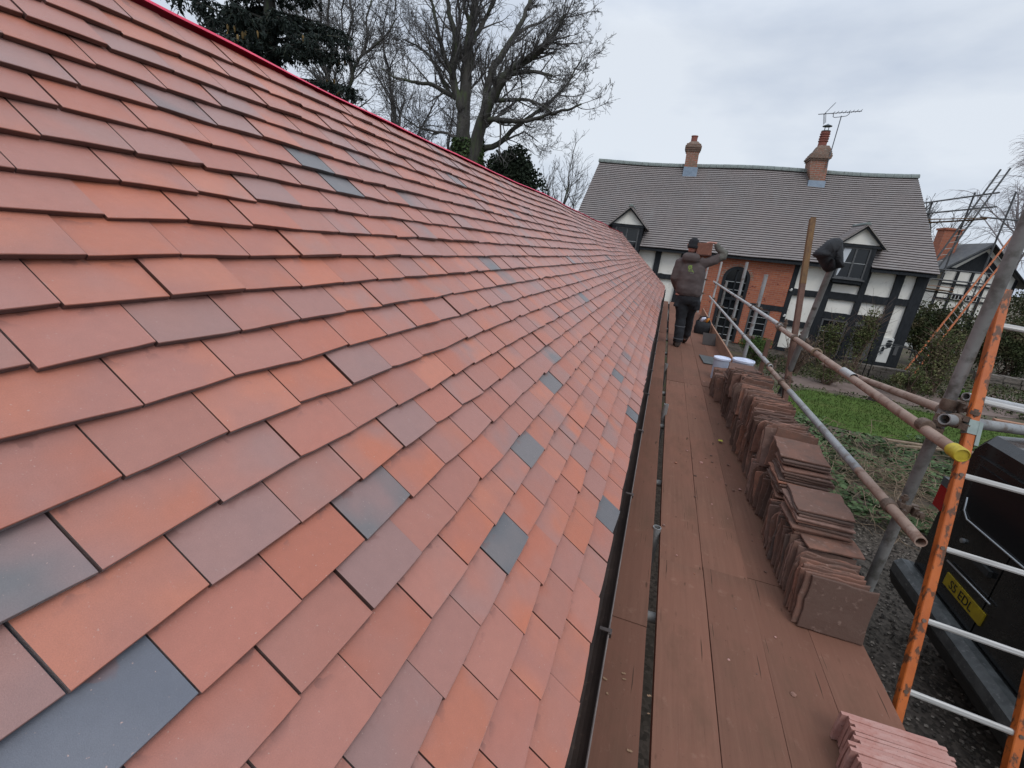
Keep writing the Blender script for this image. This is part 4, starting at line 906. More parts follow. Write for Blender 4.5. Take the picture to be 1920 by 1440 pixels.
# dormers
def dormer(cx_, zap, zev, hw, wx0, wx1, wz0, curtain):
    fy = HY-.30; zr = lambda z: EY+(z-ez(cx_))/((sagz(cx_)-ez(cx_))/(RY-EY))
    d_ = MB(); d_.prism([(-hw+.16, zev+.05), (hw-.16, zev+.05), (0, zap-.12)], (cx_, fy+.09, 0), (1, 0, 0), (0, 0, 1), -.08)
    dm_ = d_.build('dormer', M['render'], house)
    m = MB(); nC = 9
    for sg in (-1, 1):
        for k in range(nC):
            f0, f1 = k/nC, (k+1)/nC
            xa, xb = cx_+sg*lerp(hw+.06, 0, f0), cx_+sg*lerp(hw+.06, 0, f1); za, zb = lerp(zev-.06, zap, f0), lerp(zev-.06, zap, f1)
            ya, yb = zr(za)+.25, zr(zb)+.25
            m.tint = .35+.3*((k*7) % 5)/5
            kk = m.pts([(xa, fy-.03, za+.03), (xa, ya, za+.03), (xb, yb, zb+.008), (xb, fy-.03, zb+.008), (xa, fy-.03, za-.015), (xa, ya, za-.015), (xb, fy-.03, zb-.03), (xb, yb, zb-.03)])
            for fc in ((0, 1, 2, 3), (0, 4, 5, 1), (0, 3, 6, 4), (4, 6, 7, 5)): m.face([kk+i for i in fc])
    m.build('dormer_roof', M['housetile'], dm_)
    m = MB(); m.loft([[(cx_+.09*cos(t_), yy, zap-.03+.09*sin(t_)) for t_ in [pi*p/6 for p in range(7)]] for yy in (fy-.05, zr(zap)+.2)]); m.build('dormer_ridge', M['ridge'], dm_)
    for sg in (-1, 1):
        m = MB(); m.bar((cx_+sg*(hw+.05), fy-.045, zev-.09), (cx_, fy-.045, zap-.05), .025, .07, (0, 1, 0)); m.build('barge_board', M['bargewood'], dm_)
        m = MB(); m.bar((cx_+sg*(hw-.04), fy-.012, zev-.06), (cx_, fy-.012, zap-.135), .03, .075, (0, 1, 0)); m.build('gable_timber', M['blacktimber'], dm_)
    m = MB(); m.bb(cx_-hw+.14, cx_+hw-.14, fy-.02, fy+.09, zev-.06, zev+.02); m.build('gable_tie', M['blacktimber'], dm_)
    m = MB(); m.bb(wx0-.13, wx0, fy, HY+.9, wz0-.08, zev-.06); m.bb(wx1, wx1+.13, fy, HY+.9, wz0-.08, zev-.06); m.bb(wx0, wx1, fy, HY+.06, wz0-.16, wz0-.01); m.bb(wx0, wx1, HY+.5, HY+.6, wz0, zev-.05); m.build('dormer_cheek', M['blacktimber'], dm_)
    wn = window(wx0, wx1, wz0, zev-.06, fy+.05, 2, 2, dm_, .055)
    m = MB(); m.bb(wx0-.05, wx1+.05, fy-.06, fy+.02, wz0-.04, wz0); m.build('sill', M['frame'], wn)
    if curtain:
        m = MB(); k = m.pts([(wx0+.06, fy+.061, zev-.12), (wx0+.30, fy+.061, zev-.12), (wx0+.20, fy+.061, lerp(wz0, zev, .45)), (wx0+.10, fy+.061, wz0+.08), (wx0+.06, fy+.061, wz0+.08)]); k2 = m.pts([(x, y+.006, z) for x, y, z in m.v[k:k+5]])
        m.face([k, k+1, k+2, k+3, k+4]); m.face([k2+i for i in (4, 3, 2, 1, 0)]); m.face([k, k2, k2+1, k+1])
        for v_ in range(len(m.v)): m.v[v_] = (m.v[v_][0], m.v[v_][1]-.0, m.v[v_][2])
        m.build('curtain', M['curtain'], dm_)
dormer(6.20, 1.76, 1.03, .76, 5.68, 6.58, -.12, True)
dormer(-1.88, 1.70, .95, .76, -2.35, -1.40, -.16, False)
# chimneys
def quadring(x0, x1, y0, y1, z, d=0): return [(x0, y0, z), (x1, y0, z), (x1, y1, z), (x0, y1, z)]
def stepbricks(m, x0, x1, y0, y1, z0, z1): m.bb(x0, x1, y0, y1, z0, z1)
m = MB(); m.loft([quadring(-.19, .31, 22.55, 23.15, 3.0), quadring(-.26, .25, 22.55, 23.15, 4.30)]); c1 = m.build('chimney', M['chimbrick'], house)
m = MB(); m.loft([quadring(-.29, .27, 22.52, 23.18, 4.28), quadring(-.29, .27, 22.52, 23.18, 4.34), quadring(-.325, .295, 22.49, 23.21, 4.345), quadring(-.325, .295, 22.49, 23.21, 4.41), quadring(-.35, .315, 22.46, 23.24, 4.415), quadring(-.345, .31, 22.46, 23.24, 4.49), quadring(-.31, .275, 22.5, 23.2, 4.50), quadring(-.31, .27, 22.5, 23.2, 4.56), quadring(-.26, .22, 22.55, 23.15, 4.58), quadring(-.16, .12, 22.65, 23.05, 4.68)]); m.build('chimney_cap', M['lichenbrick'], c1)
m = MB(); m.lathe([(.125, 0), (.125, .22), (.14, .225), (.14, .26), (.11, .262), (.10, .1)], (-.05, 22.85, 4.66), 16); m.build('chimney_pot', M['pot'], c1, smooth=True, autosm=35)
m = MB(); m.loft([quadring(-.23, .34, 22.44, 22.60, 3.20), quadring(-.24, .33, 22.52, 22.60, 3.66)]); m.build('flashing', M['lead'], c1)
m = MB(); m.loft([quadring(4.60, 5.13, 22.4, 23.2, 2.9), quadring(4.60, 5.13, 22.4, 23.2, 3.5), quadring(4.50, 5.11, 22.4, 23.2, 3.78), quadring(4.44, 5.06, 22.4, 23.2, 4.20)]); c2 = m.build('chimney', M['chimbrick'], house)
m = MB(); m.loft([quadring(4.41, 5.07, 22.36, 23.24, 4.16), quadring(4.41, 5.08, 22.36, 23.24, 4.22), quadring(4.375, 5.12, 22.32, 23.28, 4.225), quadring(4.375, 5.125, 22.32, 23.28, 4.285), quadring(4.40, 5.14, 22.34, 23.28, 4.29), quadring(4.41, 5.14, 22.34, 23.26, 4.355), quadring(4.44, 5.12, 22.36, 23.26, 4.36), quadring(4.45, 5.125, 22.37, 23.24, 4.43), quadring(4.48, 5.10, 22.4, 23.2, 4.435), quadring(4.50, 5.10, 22.42, 23.2, 4.51), quadring(4.55, 5.06, 22.46, 23.14, 4.515), quadring(4.57, 5.05, 22.48, 23.12, 4.60), quadring(4.62, 4.98, 22.55, 23.05, 4.72)]); m.build('chimney_cap', M['lichenbrick'], c2)
m = MB(); pr = [(.155, 0), (.15, .18)]
for q in range(4): z_ = .20+q*.085; pr += [(.15, z_), (.178, z_+.015), (.178, z_+.045), (.15, z_+.06)]
pr += [(.17, .57), (.12, .575), (.1, .3)]; m.lathe(pr, (4.77, 22.8, 4.68), 18); m.build('chimney_pot', M['pot'], c2, smooth=True, autosm=35)
m = MB(); m.lathe([(.16, .56), (.16, .60), (.09, .60)], (4.77, 22.8, 4.68), 16)
for q in range(4): a = q*pi/2+.5; m.tube([(4.77+.09*cos(a), 22.8+.09*sin(a), 5.25), (4.77+.09*cos(a), 22.8+.09*sin(a), 5.45)], .01, 5)
m.lathe([(.17, .755), (.17, .77), (.06, .82), (.01, .85)], (4.77, 22.8, 4.68), 16); m.build('cowl', M['cowl'], c2)
m = MB(); m.loft([quadring(4.56, 5.16, 22.22, 22.42, 2.92), quadring(4.56, 5.16, 22.34, 22.42, 3.42)]); m.build('flashing', M['lead'], c2)
# television aerial lashed to the chimney
ae = thing('television_aerial', (5.05, 22.6, 4.3), 'grey television aerial on a pole above the taller chimney', 'aerial')
m = MB(); m.tube([(5.04, 22.34, 3.9), (5.04, 22.34, 5.70)], .018, 8); m.build('pole', M['wire'], ae)
m = MB(); m.tube([(4.25, 22.34, 5.73), (5.66, 22.34, 5.875)], .014, 6); m.build('boom', M['wire'], ae)
m = MB(); m.tube([(4.76, 22.34, 5.78), (4.77, 22.34, 5.66), (4.83, 22.34, 5.64), (5.04, 22.34, 5.67), (5.2, 22.34, 5.70), (5.27, 22.34, 5.76), (5.28, 22.34, 5.83)], .013, 6); m.build('cradle', M['wire'], ae)
m = MB()
for q in range(8): x_ = 4.75+q*.125; z_ = 5.78+(x_-4.75)*.104; m.tube([(x_, 22.16, z_+.015), (x_, 22.52, z_+.015)], .009, 5)
m.build('director_rods', M['wire'], ae)
m = MB()
for yy in (22.2, 22.34, 22.48): m.tube([(4.55, yy, 5.42), (4.465, yy, 5.76), (4.70, yy, 6.10)], .010, 5)
m.tube([(4.465, 22.2, 5.76), (4.465, 22.48, 5.76)], .012, 5); m.build('reflector', M['wire'], ae)

# ------------------------------------------------------------------ second cottage beyond the right end
c2h = thing('far_cottage', (15.2, 33, GZ), 'second timber framed cottage with a grey slate gable and red chimney, half hidden behind scaffolding', 'house')
m = MB(); poly = [(13.4, GZ-.1), (16.5, GZ-.1), (16.5, .62), (14.85, 2.1), (13.4, .75)]; m.prism(poly[::-1], (0, 30.1, 0), (1, 0, 0), (0, 0, 1), -7.6); m.build('wall', M['render'], c2h)
m = MB(); m.loft([[(12.75, 29.7, .46), (14.85, 29.7, 2.28), (16.9, 29.7, .38), (16.9, 29.7, .26), (14.85, 29.7, 2.14), (12.75, 29.7, .34)], [(12.75, 38, .46), (14.85, 38, 2.28), (16.9, 38, .38), (16.9, 38, .26), (14.85, 38, 2.14), (12.75, 38, .34)]]); m.build('roof', M['greyroof'], c2h)
for sg, xe, ze in ((-1, 12.75, .36), (1, 16.9, .28)):
    m = MB(); m.bar((xe, 29.68, ze), (14.85, 29.68, 2.17), .04, .2, (0, 1, 0)); m.build('barge_board', M['blacktimber'], c2h)
m = MB(); m.prism([(-.95, 0), (.95, 0), (0, .9)][::-1], (14.85, 30.06, .95), (1, 0, 0), (0, 0, 1), -.05); m.build('gable_boarding', M['blacktimber'], c2h)
def t2(x0, x1, z0, z1): m = MB(); m.bb(x0, x1, 30.02, 30.12, z0, z1); m.build('timber_post' if z1-z0 > x1-x0 else 'timber_rail', M['blacktimber'], c2h)
for x_ in (13.4, 14.0, 14.62, 15.25, 15.9, 16.42): t2(x_, x_+.10, GZ, .95 if 13.6 < x_ < 16 else .66)
for z_ in (.86, .10, -.66, -1.45, -2.3):
    for a, b in ((13.5, 14.0), (14.1, 14.62), (14.72, 15.25), (15.35, 15.9), (16.0, 16.42)): t2(a, b, z_, z_+.09)
m = MB(); m.bb(13.50, 14.26, 31.6, 32.4, 1.2, 2.86); m.bb(13.44, 14.32, 31.54, 32.46, 2.86, 2.96); ch = m.build('chimney', M['brick'], c2h)
for x_ in (14.12, 14.75):
    m = MB(); m.bb(x_, x_+.46, 30.0, 30.06, -.60, -.30); wn = m.build('window', M['whitepaint'], c2h)
    m = MB()
    for q in range(3): m.bb(x_+.03+q*.145, x_+.14+q*.145, 29.99, 30.02, -.57, -.33)
    m.build('window_pane', M['glass'], wn)
# its scaffolding
def stube(a, b, lb, mt='farsteel', r=.034, nm='scaffold_tube'):
    m = MB(); m.tube([a, b], r, 10); return tag(m.build(nm, M[mat_] if False else M[mt], smooth=True, autosm=40), lb, 'scaffold tube', 'tubes of the far scaffold')
SY = 26.0
stube((9.4, SY, 3.21), (12.45, SY, 3.97), 'top guard rail of the far scaffold beside the cottage ridge')
stube((9.4, SY, 2.78), (12.55, SY, 3.42), 'second guard rail of the far scaffold, below the top one')
stube((9.62, SY+.05, 3.72), (9.50, SY+.05, 3.05), 'short tube poking above the cottage verge')
stube((10.30, SY+.06, GZ), (10.30, SY+.06, 3.40), 'far scaffold upright close to the cottage verge')
stube((11.62, SY+.06, GZ), (11.66, SY+.06, 3.92), 'far scaffold upright between the verge and the grey ladder')
stube((13.02, SY+.06, GZ), (13.02, SY+.06, 4.05), 'lone far scaffold upright standing right of the grey ladder')
stube((12.2, SY+.12, 2.98), (14.8, SY+.12, 2.93), 'thin level tube running right from the far platform')
stube((9.0, SY, .66), (13.6, SY, .72), 'long level tube in front of the far cottage gable')
stube((9.2, SY, .22), (13.6, SY, .28), 'level tube under the far gable, second down')
stube((9.3, SY, -.26), (13.5, SY, -.32), 'level tube carrying the lower far platform')
stube((10.3, SY, -.3), (12.2, SY, -1.75), 'diagonal brace of the far scaffold below the lower platform')
stube((9.6, SY, -.35), (10.5, SY+.3, GZ), 'leaning leg under the lower far platform')
stube((8.9, SY-.1, -1.62), (12.6, SY-.1, -1.60), 'low level tube of the far scaffold above the hedge', 'tube_pale')
stube((12.6, SY-.1, -1.55), (16.0, SY-.1, -1.62), 'pale low tube running right from the far scaffold', 'tube_pale')
def sboard(x0, x1, z0, z1, tilt, lb, mat='timber'):
    m = MB(); k = m.pts([(x0, SY-.3, z0), (x1, SY-.3, z1), (x1, SY+.9, z1+.02), (x0, SY+.9, z0+.02)]); k2 = m.pts([(x0, SY-.3, z0-tilt), (x1, SY-.3, z1-tilt), (x1, SY+.9, z1+.02-tilt), (x0, SY+.9, z0+.02-tilt)])
    for fc in ((0, 1, 2, 3), (7, 6, 5, 4), (0, 4, 5, 1), (1, 5, 6, 2), (2, 6, 7, 3), (3, 7, 4, 0)): m.face([k+i for i in fc])
    return tag(m.build('platform_board', M[mat]), lb, 'platform', 'platforms of the far scaffold')
sboard(9.3, 12.25, 2.42, 2.90, .05, 'upper board platform of the far scaffold beside the cottage verge')
sboard(9.2, 12.1, -.16, -.18, .05, 'lower board platform of the far scaffold')
m = MB(); m.bar((9.3, SY-.33, 2.56), (12.3, SY-.33, 2.92), .03, .20, (0, 1, 0)); tag(m.build('toe_board', M['timber']), 'brown toe board edging the upper far platform', 'toe board')
m = MB(); m.bar((9.3, SY-.33, -.02), (12.0, SY-.33, -.04), .03, .25, (0, 1, 0)); tag(m.build('toe_board', M['boardend']), 'brown toe board edging the lower far platform', 'toe board')
def far_ladder(name, a, b, wv, mat, lb, step=.28, r=.028):
    a = Vector(a); b = Vector(b); wv = Vector(wv); t_ = thing(name, tuple(a), lb, 'ladder')
    for o_ in (wv*0, wv): m = MB(); m.bar(a+o_, b+o_, r*2, r*1.6, (0, 1, 0)); m.build('stile', M[mat], t_)
    n = int((b-a).length/step)
    for q in range(1, n): p = a+(b-a)*q/n; m = MB(); m.tube([p, p+wv], .014, 6); m.build('rung', M['alu'], t_)
far_ladder('ladder', (10.36, 25.4, -.95), (12.14, 25.9, 4.82), (.31, .02, .08), 'farsteel', 'tall grey ladder tied to the far scaffold rails, rising above the cottage ridge')
far_ladder('ladder', (8.35, 19.0, GZ), (12.05, 23.2, 2.15), (.30, .12, -.22), 'orange', 'bright orange ladder in the garden sloping up to the right behind the thick tube', .3, .024)

# ------------------------------------------------------------------ black vehicle parked below
VX, VY0, VY1 = 2.78, 3.05, 4.98
van = thing('black_van', (5.0, 4.0, GZ), 'black van parked below the scaffold, its rear with a yellow number plate toward us', 'van')
m = MB()
def vring(x, zb, zt, ins, y0=VY0, y1=VY1, tum=.10):
    r_ = []; zm = lerp(zb, zt, .5)
    for y_, z_ in ((y0+.06, zb), (y0, zb+.10), (y0, zm), (y0+tum, zt-.10), (y0+tum+.10, zt), (y1-tum-.10, zt), (y1-tum, zt-.10), (y1, zm), (y1, zb+.10), (y1-.06, zb)):
        r_.append((x, lerp(y_, (y0+y1)/2, ins), z_))
    return r_
m.loft([vring(VX+.10, -2.95, -1.24, .035), vring(VX+.16, -2.97, -1.17, .0), vring(VX+.6, -2.99, -1.12, 0), vring(VX+2.4, -2.99, -1.11, 0), vring(VX+3.0, -2.99, -1.20, 0), vring(VX+3.75, -2.98, -2.08, .0, tum=.06), vring(VX+4.75, -2.96, -2.30, .06, tum=.04), vring(VX+4.9, -2.9, -2.4, .12, tum=.04)])
body = m.build('body', M['vanpaint'], van, smooth=True, autosm=28)
m = MB(); m.loft([[(VX+.04+dx, y_, z_) for dx, z_ in ((.08, -2.97), (-.03, -2.95), (-.08, -2.82), (-.07, -2.70), (0, -2.66), (.08, -2.66))] for y_ in (VY0-.02, VY0+.1, VY1-.1, VY1+.02)]); bp = m.build('bumper', M['vanplastic'], van)
m = MB(); m.loft([[(VX+.04+dx, y_, z_) for dx, z_ in ((-.084, -2.80), (-.086, -2.70), (-.035, -2.650), (.03, -2.652), (.03, -2.66), (-.03, -2.664), (-.072, -2.71), (-.074, -2.80))] for y_ in [lerp(VY0-.01, VY1+.01, q/6) for q in range(7)]]); m.build('bumper_strip', M['bumpergrey'], bp)
m = MB(); m.bb(VX+.072, VX+.10, VY0+.22, VY0+.93, -2.62, -1.36); m.bb(VX+.072, VX+.10, VY0+.945, VY1-.24, -2.62, -1.36); tg = m.build('rear_door', M['vanpaint'], van)
m = MB(); m.bb(VX+.060, VX+.075, VY0+.32, VY1-.34, -1.86, -1.42); m.build('rear_window', M['vanglass'], tg)
m = MB(); m.tube([(VX+.062, 4.62, -1.72), (VX+.056, 4.585, -1.83), (VX+.05, 4.5, -1.875), (VX+.05, 3.78, -1.86)], .009, 6); m.build('trim_strip', M['trim'], tg, smooth=True)
m = MB(); m.tube([(VX+.05, 4.50, -2.30), (VX+.05, 3.92, -2.28)], .008, 6); m.build('trim_strip', M['trim'], tg, smooth=True)
m = MB(); m.box((VX+.055, 4.15, -2.10), (.03, .20, .05)); m.build('door_handle', M['vanplastic'], tg)
m = MB(); m.lathe([(.022, -.01), (.022, .01), (.01, .012)], (VX+.062, 4.46, -2.06), 10, Matrix.Rotation(-pi/2, 3, 'Y')); m.build('lock', M['trim'], tg)
m = MB(); m.bb(VX+.060, VX+.073, 3.935, 4.455, -2.50, -2.385); pl = m.build('number_plate', M['plate'], tg)
text_mesh('plate_lettering', 'S5 EDL', .106, M['platetext'], van, Vector((VX+.0575, 4.375, -2.478)), Matrix(((0, 0, -1), (-1, 0, 0), (0, 1, 0))), .001)
for y0, y1 in ((VY1-.13, VY1+.012), (VY0-.012, VY0+.13)):
    m = MB(); m.bb(VX+.055, VX+.26, y0, y1, -2.00, -1.78); hl = m.build('tail_lamp', M['redlamp'], van)
    m = MB(); m.bb(VX+.052, VX+.255, y0+.004, y1+.002 if y1 > VY1 else y1-.004, -1.78, -1.70); m.build('lamp_lens', M['bumpergrey'], hl)
for x_ in (VX+.95, VX+4.0):
    for y_ in (VY0+.08, VY1-.08):
        m = MB(); m.lathe([(.20, -.10), (.31, -.09), (.33, -.05), (.33, .05), (.31, .09), (.20, .10)], (x_, y_, GZ+.33), 24, Matrix.Rotation(pi/2, 3, 'X')); wh = m.build('wheel', M['tyre'], van, smooth=True, autosm=35)
        m = MB(); m.lathe([(.01, -.07), (.19, -.085), (.20, .085), (.01, .07)], (x_, y_, GZ+.33), 18, Matrix.Rotation(pi/2, 3, 'X')); m.build('wheel_rim', M['bumpergrey'], wh)
for y_ in (VY0-.003, VY1-.007):
    m = MB(); m.bb(VX+2.35, VX+3.3, y_+(.07 if y_ < 4 else -.07), y_+.01+(.07 if y_ < 4 else -.07), -1.75, -1.35); m.build('side_window', M['vanglass'], van)
m = MB(); k = m.pts([(VX+3.06, VY0+.2, -1.22), (VX+3.06, VY1-.2, -1.22), (VX+3.76, VY1-.12, -2.04), (VX+3.76, VY0+.12, -2.04), (VX+3.04, VY0+.2, -1.25), (VX+3.04, VY1-.2, -1.25), (VX+3.74, VY1-.12, -2.07), (VX+3.74, VY0+.12, -2.07)])
for fc in ((0, 1, 2, 3), (0, 4, 5, 1), (2, 6, 7, 3)): m.face([k+i for i in fc])
m.build('windscreen', M['vanglass'], van)
# load on the roof: white sacks and a coil of black hose
for cx_, cy_, rx_, ry_, h_, lb in ((3.18, 4.34, .24, .26, .15, 'rumpled white sack lying on the black van roof by the cross tube'),):
    m = MB(); nn = 18; m.loft([[(cx_+rx_*f_*cos(2*pi*k/nn)*(1+.08*sin(3*k)), cy_+ry_*f_*sin(2*pi*k/nn), -1.135+h_*z_+.012*sin(k*2.3)*z_) for k in range(nn)] for f_, z_ in ((.85, 0), (1.0, .35), (.95, .7), (.65, .95), (.15, 1.0))]); tag(m.build('sack', M['sack'], smooth=True), lb, 'sack')
m = MB()
for q in range(3): m.tube([(3.65+(.34-.02*q)*cos(a), 4.9+(.30)*sin(a), -1.08+.05*q+.10*max(0, sin(a*.5))) for a in [2*pi*k/30 for k in range(31)]], .035, 8)
tag(m.build('hose_coil', M['blackbag'], smooth=True), 'coil of black hose lying on the van roof', 'hose')
m = MB(); m.bar((2.92, 4.86, -1.07), (4.9, 4.75, -1.06), .05, .05); tag(m.build('roof_batten', M['boardend']), 'pale wooden batten laid along the van roof edge', 'batten')
# ------------------------------------------------------------------ trees and planting
def rvec(r_): 
    while True:
        v = Vector((r_.uniform(-1, 1), r_.uniform(-1, 1), r_.uniform(-1, 1)))
        if .05 < v.length < 1: return v.normalized()
def grow(r_, out, p, d, L_, r0, lev, P):
    """one limb as a wandering tapered polyline; children leave along its outer part"""
    n = P['seg'][lev]; pts = [p.copy()]; dd = d.copy(); st = L_/n
    for i in range(n):
        dd = (dd+rvec(r_)*P['wob'][lev]+Vector((0, 0, P['up'][lev]))).normalized(); pts.append(pts[-1]+dd*st)
    last = lev == len(P['num'])
    r1 = max(P['rmin'], r0*(.45 if not last else .5)); rad = [lerp(r0, r1, i/n) for i in range(n+1)]
    out.append((lev, pts, rad))
    if last: return
    for c in range(P['num'][lev]):
        f_ = r_.uniform(P['from'][lev], 1.0) if c else 1.0
        i = min(n-1, int(f_*n)); q = pts[i]+(pts[i+1]-pts[i])*min(1, f_*n-i); td = (pts[i+1]-pts[i]).normalized()
        ang = radians(P['ang'][lev])*r_.uniform(.55, 1.35)*(.5 if c == 0 else 1); ax = td.cross(rvec(r_)).normalized()
        nd = Matrix.Rotation(ang, 3, ax) @ td
        nd = (nd+P.get('bias', Vector((0, 0, 0)))*.5).normalized()
        grow(r_, out, q, nd, L_*P['len'][lev]*r_.uniform(.6, 1.25)*(1.1-.35*f_), max(P['rmin'], lerp(r0, r1, f_)*(.80 if c == 0 else r_.uniform(.42, .66))), lev+1, P)
def tree_obj(name, base, label, limbs, P, seed, bark='bark', twig='twig', split=1, group=None, cat='tree'):
    r_ = random.Random(seed); t_ = thing(name, tuple(base), label, cat, group); out = []
    for p, d, L_, r0, lev in limbs: grow(r_, out, Vector(p), Vector(d).normalized(), L_, r0, lev, P)
    A, B = MB(), MB()
    for lev, pts, rad in out:
        n = 10 if lev == 0 else (7 if lev == 1 else (5 if lev == 2 else 3))
        (A if lev < split else B).tube(pts, rad, n, lev < 3)
    tk = A.build('trunk', M[bark], t_, smooth=True); B.build('crown', M[twig], t_, smooth=True)
    return t_, out
def leaves(m, r_, c, rad, n, size, shell=.55, flat=1.0, droop=0):
    """leaf clumps spread through an uneven volume"""
    c = Vector(c); lobes = [(rvec(r_)*r_.uniform(.25, .75), r_.uniform(.35, .62)) for _ in range(11 if n < 15000 else 26)]
    for i in range(n):
        lb, lr = r_.choice(lobes); q = lb+rvec(r_)*lr*(r_.random()**.4)
        p = c+Vector((q.x*rad[0], q.y*rad[1], q.z*rad[2]))
        cl = mnoise.noise(p*(2.2/max(rad))+Vector((c.x, 0, 0)))
        if cl < -.28: continue
        m.tint = max(0, min(1, .45+.55*cl+r_.uniform(-.35, .35)))
        u = rvec(r_); v = u.cross(rvec(r_)).normalized(); s_ = size*r_.uniform(.55, 1.3)
        if droop: u = (u+Vector((0, 0, -droop))).normalized(); v = u.cross(rvec(r_)).normalized()
        w_ = u.cross(v)*s_*.12
        k = m.pts([p-u*s_*.5, p+v*s_*.32+w_, p+u*s_*.5, p-v*s_*.32+w_]); m.face([k, k+1, k+2, k+3])
def bush(name, c, rad, n, size, mat, label, seed, stems=8, stemmat='twigbrown', cat='shrub', group=None, twigs=0, droop=0):
    r_ = random.Random(seed); base = (c[0], c[1], GZ); t_ = thing(name, base, label, cat, group); m = MB()
    leaves(m, r_, c, rad, n, size, droop=droop); m.build('foliage', M[mat], t_)
    m = MB()
    for q in range(stems):
        a = r_.uniform(0, 6.28); p0 = Vector((c[0]+.18*rad[0]*cos(a), c[1]+.18*rad[1]*sin(a), GZ-.05)); e = Vector(c)+Vector((rad[0]*r_.uniform(-.8, .8), rad[1]*r_.uniform(-.8, .8), rad[2]*r_.uniform(.1, .95)))
        mid = p0.lerp(e, .5)+rvec(r_)*.12*max(rad); m.tube([p0, p0.lerp(mid, .5)+rvec(r_)*.04, mid, e], [.018, .015, .011, .005], 5)
        for w_ in range(twigs):
            f_ = r_.uniform(.3, 1); p = mid.lerp(e, f_) if f_ > .5 else p0.lerp(mid, f_*2); q2 = p+(rvec(r_)+Vector((0, 0, .5)))*max(rad)*r_.uniform(.2, .5); m.tube([p, p.lerp(q2, .5)+rvec(r_)*.03, q2], [.006, .005, .003], 3)
    m.build('stem', M[stemmat], t_); return t_
